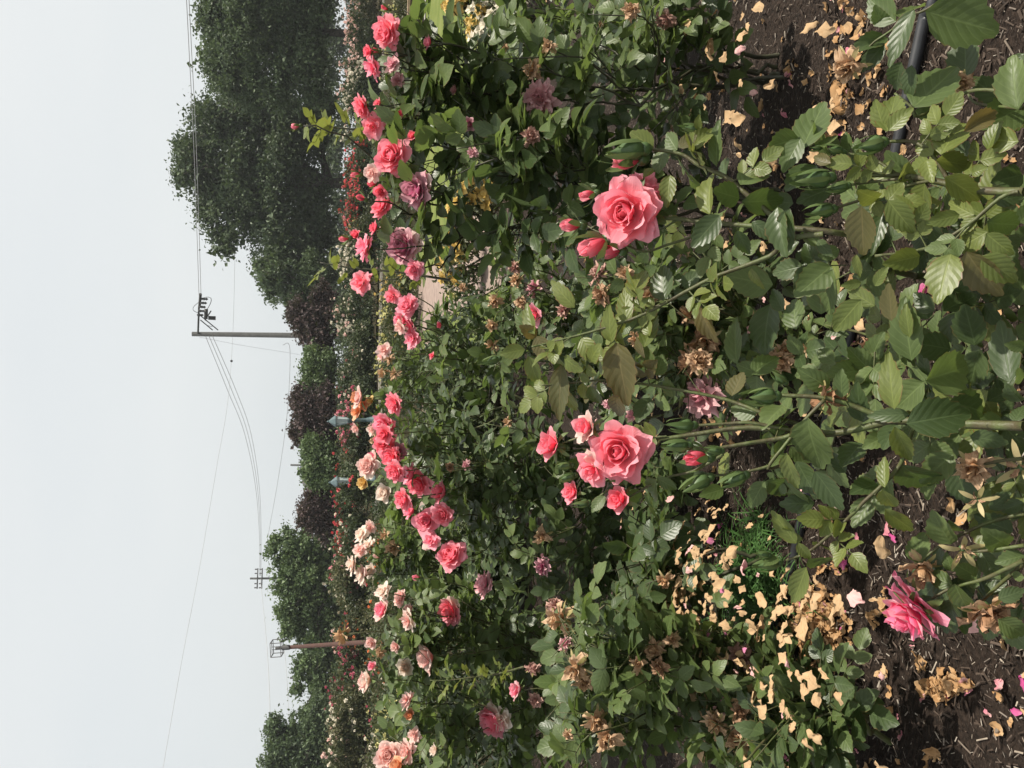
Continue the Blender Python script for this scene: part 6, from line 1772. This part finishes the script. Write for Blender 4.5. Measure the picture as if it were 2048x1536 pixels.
# where they lie: picture centre, spread, number, share of pink, heap height, place name
ZONES = [
    (1645, 1258, 30, 46, 200, 0.07, 0.02, 'heap'), (1622, 1205, 15, 16, 40, 0.08, 0.015, 'heap'), (1655, 1140, 14, 12, 9, 0.2, 0.01, 'open'), (1690, 1130, 12, 14, 9, 0.1, 0.01, 'open'), (1672, 1115, 10, 20, 6, 0.1, 0, 'open'),
    (1560, 1285, 15, 20, 46, 0.1, 0.03, 'heap2'), (1590, 1392, 11, 24, 24, 0.12, 0.03, 'heap2'), (1682, 1370, 22, 18, 8, 0.12, 0.02, 'shade'), (1895, 1372, 26, 17, 40, 0.05, 0.015, 'cluster'), (1752, 1230, 16, 16, 12, 0.03, 0.01, 'open'), (1850, 1325, 8, 8, 3, 0, 0, 'open'),
    (1770, 1415, 12, 14, 5, 0.05, 0, 'open'), (1820, 1340, 130, 110, 46, 0.3, 0, 'open'), (1960, 1330, 60, 60, 12, 0.5, 0, 'open'), (1715, 1520, 45, 26, 10, 0.25, 0.01, 'shade'), (1885, 1510, 14, 14, 7, 0.05, 0.01, 'open'),
    (1650, 150, 80, 95, 60, 0.16, 0, 'right'), (1680, 195, 28, 40, 24, 0.12, 0, 'right'), (1605, 200, 30, 60, 16, 0.1, 0, 'right'), (1690, 40, 30, 40, 16, 0.35, 0, 'right'), (1540, 345, 26, 26, 26, 0.05, 0, 'rightshade'), (1690, 285, 20, 18, 9, 0.05, 0, 'right'), (1480, 130, 40, 60, 14, 0.2, 0, 'rightshade'), (1440, 160, 10, 16, 6, 0.2, 0, 'rightshade'),
    (1455, 1085, 45, 40, 20, 0.3, 0, 'weeds'), (1500, 1100, 22, 36, 40, 0.2, 0.01, 'weeds'), (1482, 1165, 20, 22, 40, 0.06, 0.015, 'weeds'), (1530, 1185, 26, 20, 22, 0.1, 0.01, 'weeds'), (1425, 1240, 12, 40, 6, 0.2, 0.01, 'weeds'), (1440, 1110, 10, 20, 8, 0.6, 0, 'weeds'),
    (1400, 940, 30, 22, 10, 0.3, 0, 'centre'), (1435, 862, 16, 30, 18, 0.05, 0.01, 'centre'), (1342, 915, 12, 14, 12, 0.02, 0.01, 'centre'), (1335, 840, 10, 10, 5, 0.02, 0, 'centre'), (1300, 590, 50, 36, 40, 0.3, 0.01, 'centre'), (1268, 690, 14, 30, 20, 0.03, 0.02, 'centre'), (1640, 560, 60, 60, 50, 0.15, 0.01, 'centre'), (1570, 720, 20, 24, 60, 0.04, 0.03, 'centre'), (1480, 700, 60, 80, 40, 0.2, 0, 'centre'),
    (1700, 880, 30, 30, 5, 0.6, 0, 'centre'), (1760, 1000, 80, 60, 12, 0.4, 0, 'open'), (1920, 1000, 60, 60, 8, 0.3, 0, 'open'), (1850, 300, 120, 120, 30, 0.2, 0, 'under'), (1900, 650, 100, 140, 40, 0.2, 0, 'under'), (1210, 560, 30, 50, 20, 0.4, 0, 'centre'), (1130, 30, 60, 40, 20, 0.2, 0, 'rightshade'),
]
rs = random.Random(21)
HEAPS = {'heap': 'wide thick heap of dry tan petals on the bare sunny mulch', 'heap2': 'smaller heaps of dry tan petals beside the low bush with dried heads', 'cluster': 'flat matted cluster of yellowish tan petals beside the nodding pink rose'}
HT = sorted(float(v[:, 2].max()) for v, q, uv in PT)
FORM = ['flat' if v[:, 2].max() <= HT[3] else ('curled' if v[:, 2].max() <= HT[6] else 'crumpled') for v, q, uv in PT]
items, heaps = [], {k: [] for k in HEAPS}
for X, Y, sx, sy, n, pk, hz, zone in ZONES:
    if zone in HEAPS: n = int(n * (1.7 if zone == 'heap2' else 3.2))
    else: n = int(n * (0.8 if zone in ('weeds', 'shade') else 1.25))
    hub = [(rs.gauss(0, 1), rs.gauss(0, 1)) for _ in range(5)]
    for k in range(n):
        gx, gy = rs.gauss(0, 1), rs.gauss(0, 1)
        if k % 4 and zone not in HEAPS: gx, gy = 0.3 * gx + hub[k % 5][0], 0.3 * gy + hub[k % 5][1]
        if zone in HEAPS and gx * gx + gy * gy > 4.5: gx *= 0.5; gy *= 0.5
        g = G(X + gx * sx, Y + gy * sy)
        if not (0.6 < g.y < 6): continue
        c = 'ground_tan' if rs.random() > pk else rs.choice(['ground_pink', 'ground_pink', 'ground_pink', 'ground_magenta'])
        size = rs.choice([rs.uniform(0.017, 0.024), rs.uniform(0.024, 0.033), rs.uniform(0.033, 0.043)]) * (0.85 if c != 'ground_tan' else 1) * (1.0 if zone in ('open', 'right', 'cluster') else 0.82)
        z = bump_z(g.x, g.y) + 0.003 + hz * rs.random() * math.exp(-0.5 * (gx * gx + gy * gy))
        tilt = 0.34 if hz < 0.02 else 0.42
        R = Matrix.Rotation(rs.uniform(0, 6.28), 4, 'Z') @ Matrix.Rotation(rs.gauss(0, tilt), 4, 'X') @ Matrix.Rotation(rs.gauss(0, tilt), 4, 'Y')
        if rs.random() < 0.35: R = R @ Matrix.Rotation(PI, 4, 'X') @ Matrix.Translation((0, 0, -0.35))
        M = Matrix.Translation((g.x, g.y, z)) @ R @ Matrix.Diagonal((size, size, size * 0.62, 1))
        Xp, Yp, Dp = pix(M.translation)
        if zone in HEAPS: heaps[zone].append((M, c, rs.randrange(10))); continue
        items.append((size / Dp * (1 if -20 < Xp < 2068 and -20 < Yp < 1556 else 0) * (0.5 if zone in ('under', 'centre') else 1), M, c, zone, rs.randrange(10), size))
items.sort(key=lambda t: -t[0])
CN = {'ground_tan': 'tan', 'ground_pink': 'pale pink', 'ground_magenta': 'magenta'}
PLACE = {
    'open': ('on the sunny bare mulch', 'nodding rose', (1838, 1212)), 'shade': ('in the low bush shade', 'nodding rose', (1838, 1212)), 'right': ('on mulch above the hose', 'black hose end', (1860, 0)), 'rightshade': ('under the dark bush', 'big coral rose', (1250, 425)),
    'weeds': ('among the thin weed grass', 'large petal heap', (1648, 1258)), 'centre': ('under the middle bushes', 'large petal heap', (1648, 1258)), 'under': ('beneath the front leaves', 'black hose end', (1860, 0)),
}
GRP = {'open': 'loose petals on the sunny mulch', 'shade': 'loose petals in the low bush shade', 'right': 'loose petals by the hose', 'rightshade': 'loose petals under the dark bush', 'weeds': 'loose petals in the weeds', 'centre': 'loose petals under the middle bushes', 'under': 'loose petals under the front leaves'}
ORD = ['nearest', 'second nearest', 'third nearest', 'fourth nearest', 'fifth nearest', 'sixth nearest', 'seventh nearest', 'eighth nearest', 'ninth nearest', 'tenth nearest', 'eleventh nearest', 'twelfth nearest', 'thirteenth nearest', 'fourteenth nearest', 'fifteenth nearest', 'sixteenth nearest'] + [w + ' nearest' for w in ('seventeenth eighteenth nineteenth twentieth twenty-first twenty-second twenty-third twenty-fourth twenty-fifth twenty-sixth twenty-seventh twenty-eighth twenty-ninth thirtieth thirty-first thirty-second thirty-third thirty-fourth thirty-fifth thirty-sixth thirty-seventh thirty-eighth thirty-ninth fortieth').split()]
lab = {}
for it in items[:300]:
    sz = 'small' if it[5] < 0.0215 else ('large' if it[5] > 0.031 else 'medium')
    lab.setdefault((sz, FORM[it[4]], CN[it[2]], it[3]), []).append(it)
for (sz, form, col, zone), l in lab.items():
    where, mark, (mx, my) = PLACE[zone]
    g0 = G(mx, my)
    l.sort(key=lambda t: (t[1].translation - g0).length)
    for i, (sc, M, c, z_, k, s_) in enumerate(l):
        o = put('fallen_petal', PM[(k, c)], None, M)
        txt = f'{sz} {form} {col} petal {where}' + (f', {ORD[min(i, 39)]} the {mark}' if len(l) > 1 else '')
        props(o, txt, 'petal', GRP[zone])
def litter(name, its, label, cat):
    V, Q, UVs, A, MI = [], [], [], [], []
    off = 0
    for M, c, k in its:
        v, q, uv = PT[k]
        m = np.array(M)
        V.append(v @ m[:3, :3].T + m[:3, 3]); Q.append(q + off); UVs.append(uv); A.append(np.full(len(v), rs.random())); MI.append(np.full(len(q), PCOL.index(c), dtype=np.int32)); off += len(v)
    me = mesh_np(name, np.concatenate(V), np.concatenate(Q), [PETAL[c] for c in PCOL], {'luv': np.concatenate(UVs), 'rnd': np.concatenate(A)})
    me.polygons.foreach_set('material_index', np.concatenate(MI))
    o = put(name, me)
    props(o, label, cat, None, 'stuff')
for k, its in heaps.items(): litter('petal_heap', its, HEAPS[k], 'petal heap')
litter('petal_litter', [(M, c, k) for sc, M, c, z_, k, s_ in items[300:]], 'scatter of small tan and pink petals over the mulch', 'petal litter')
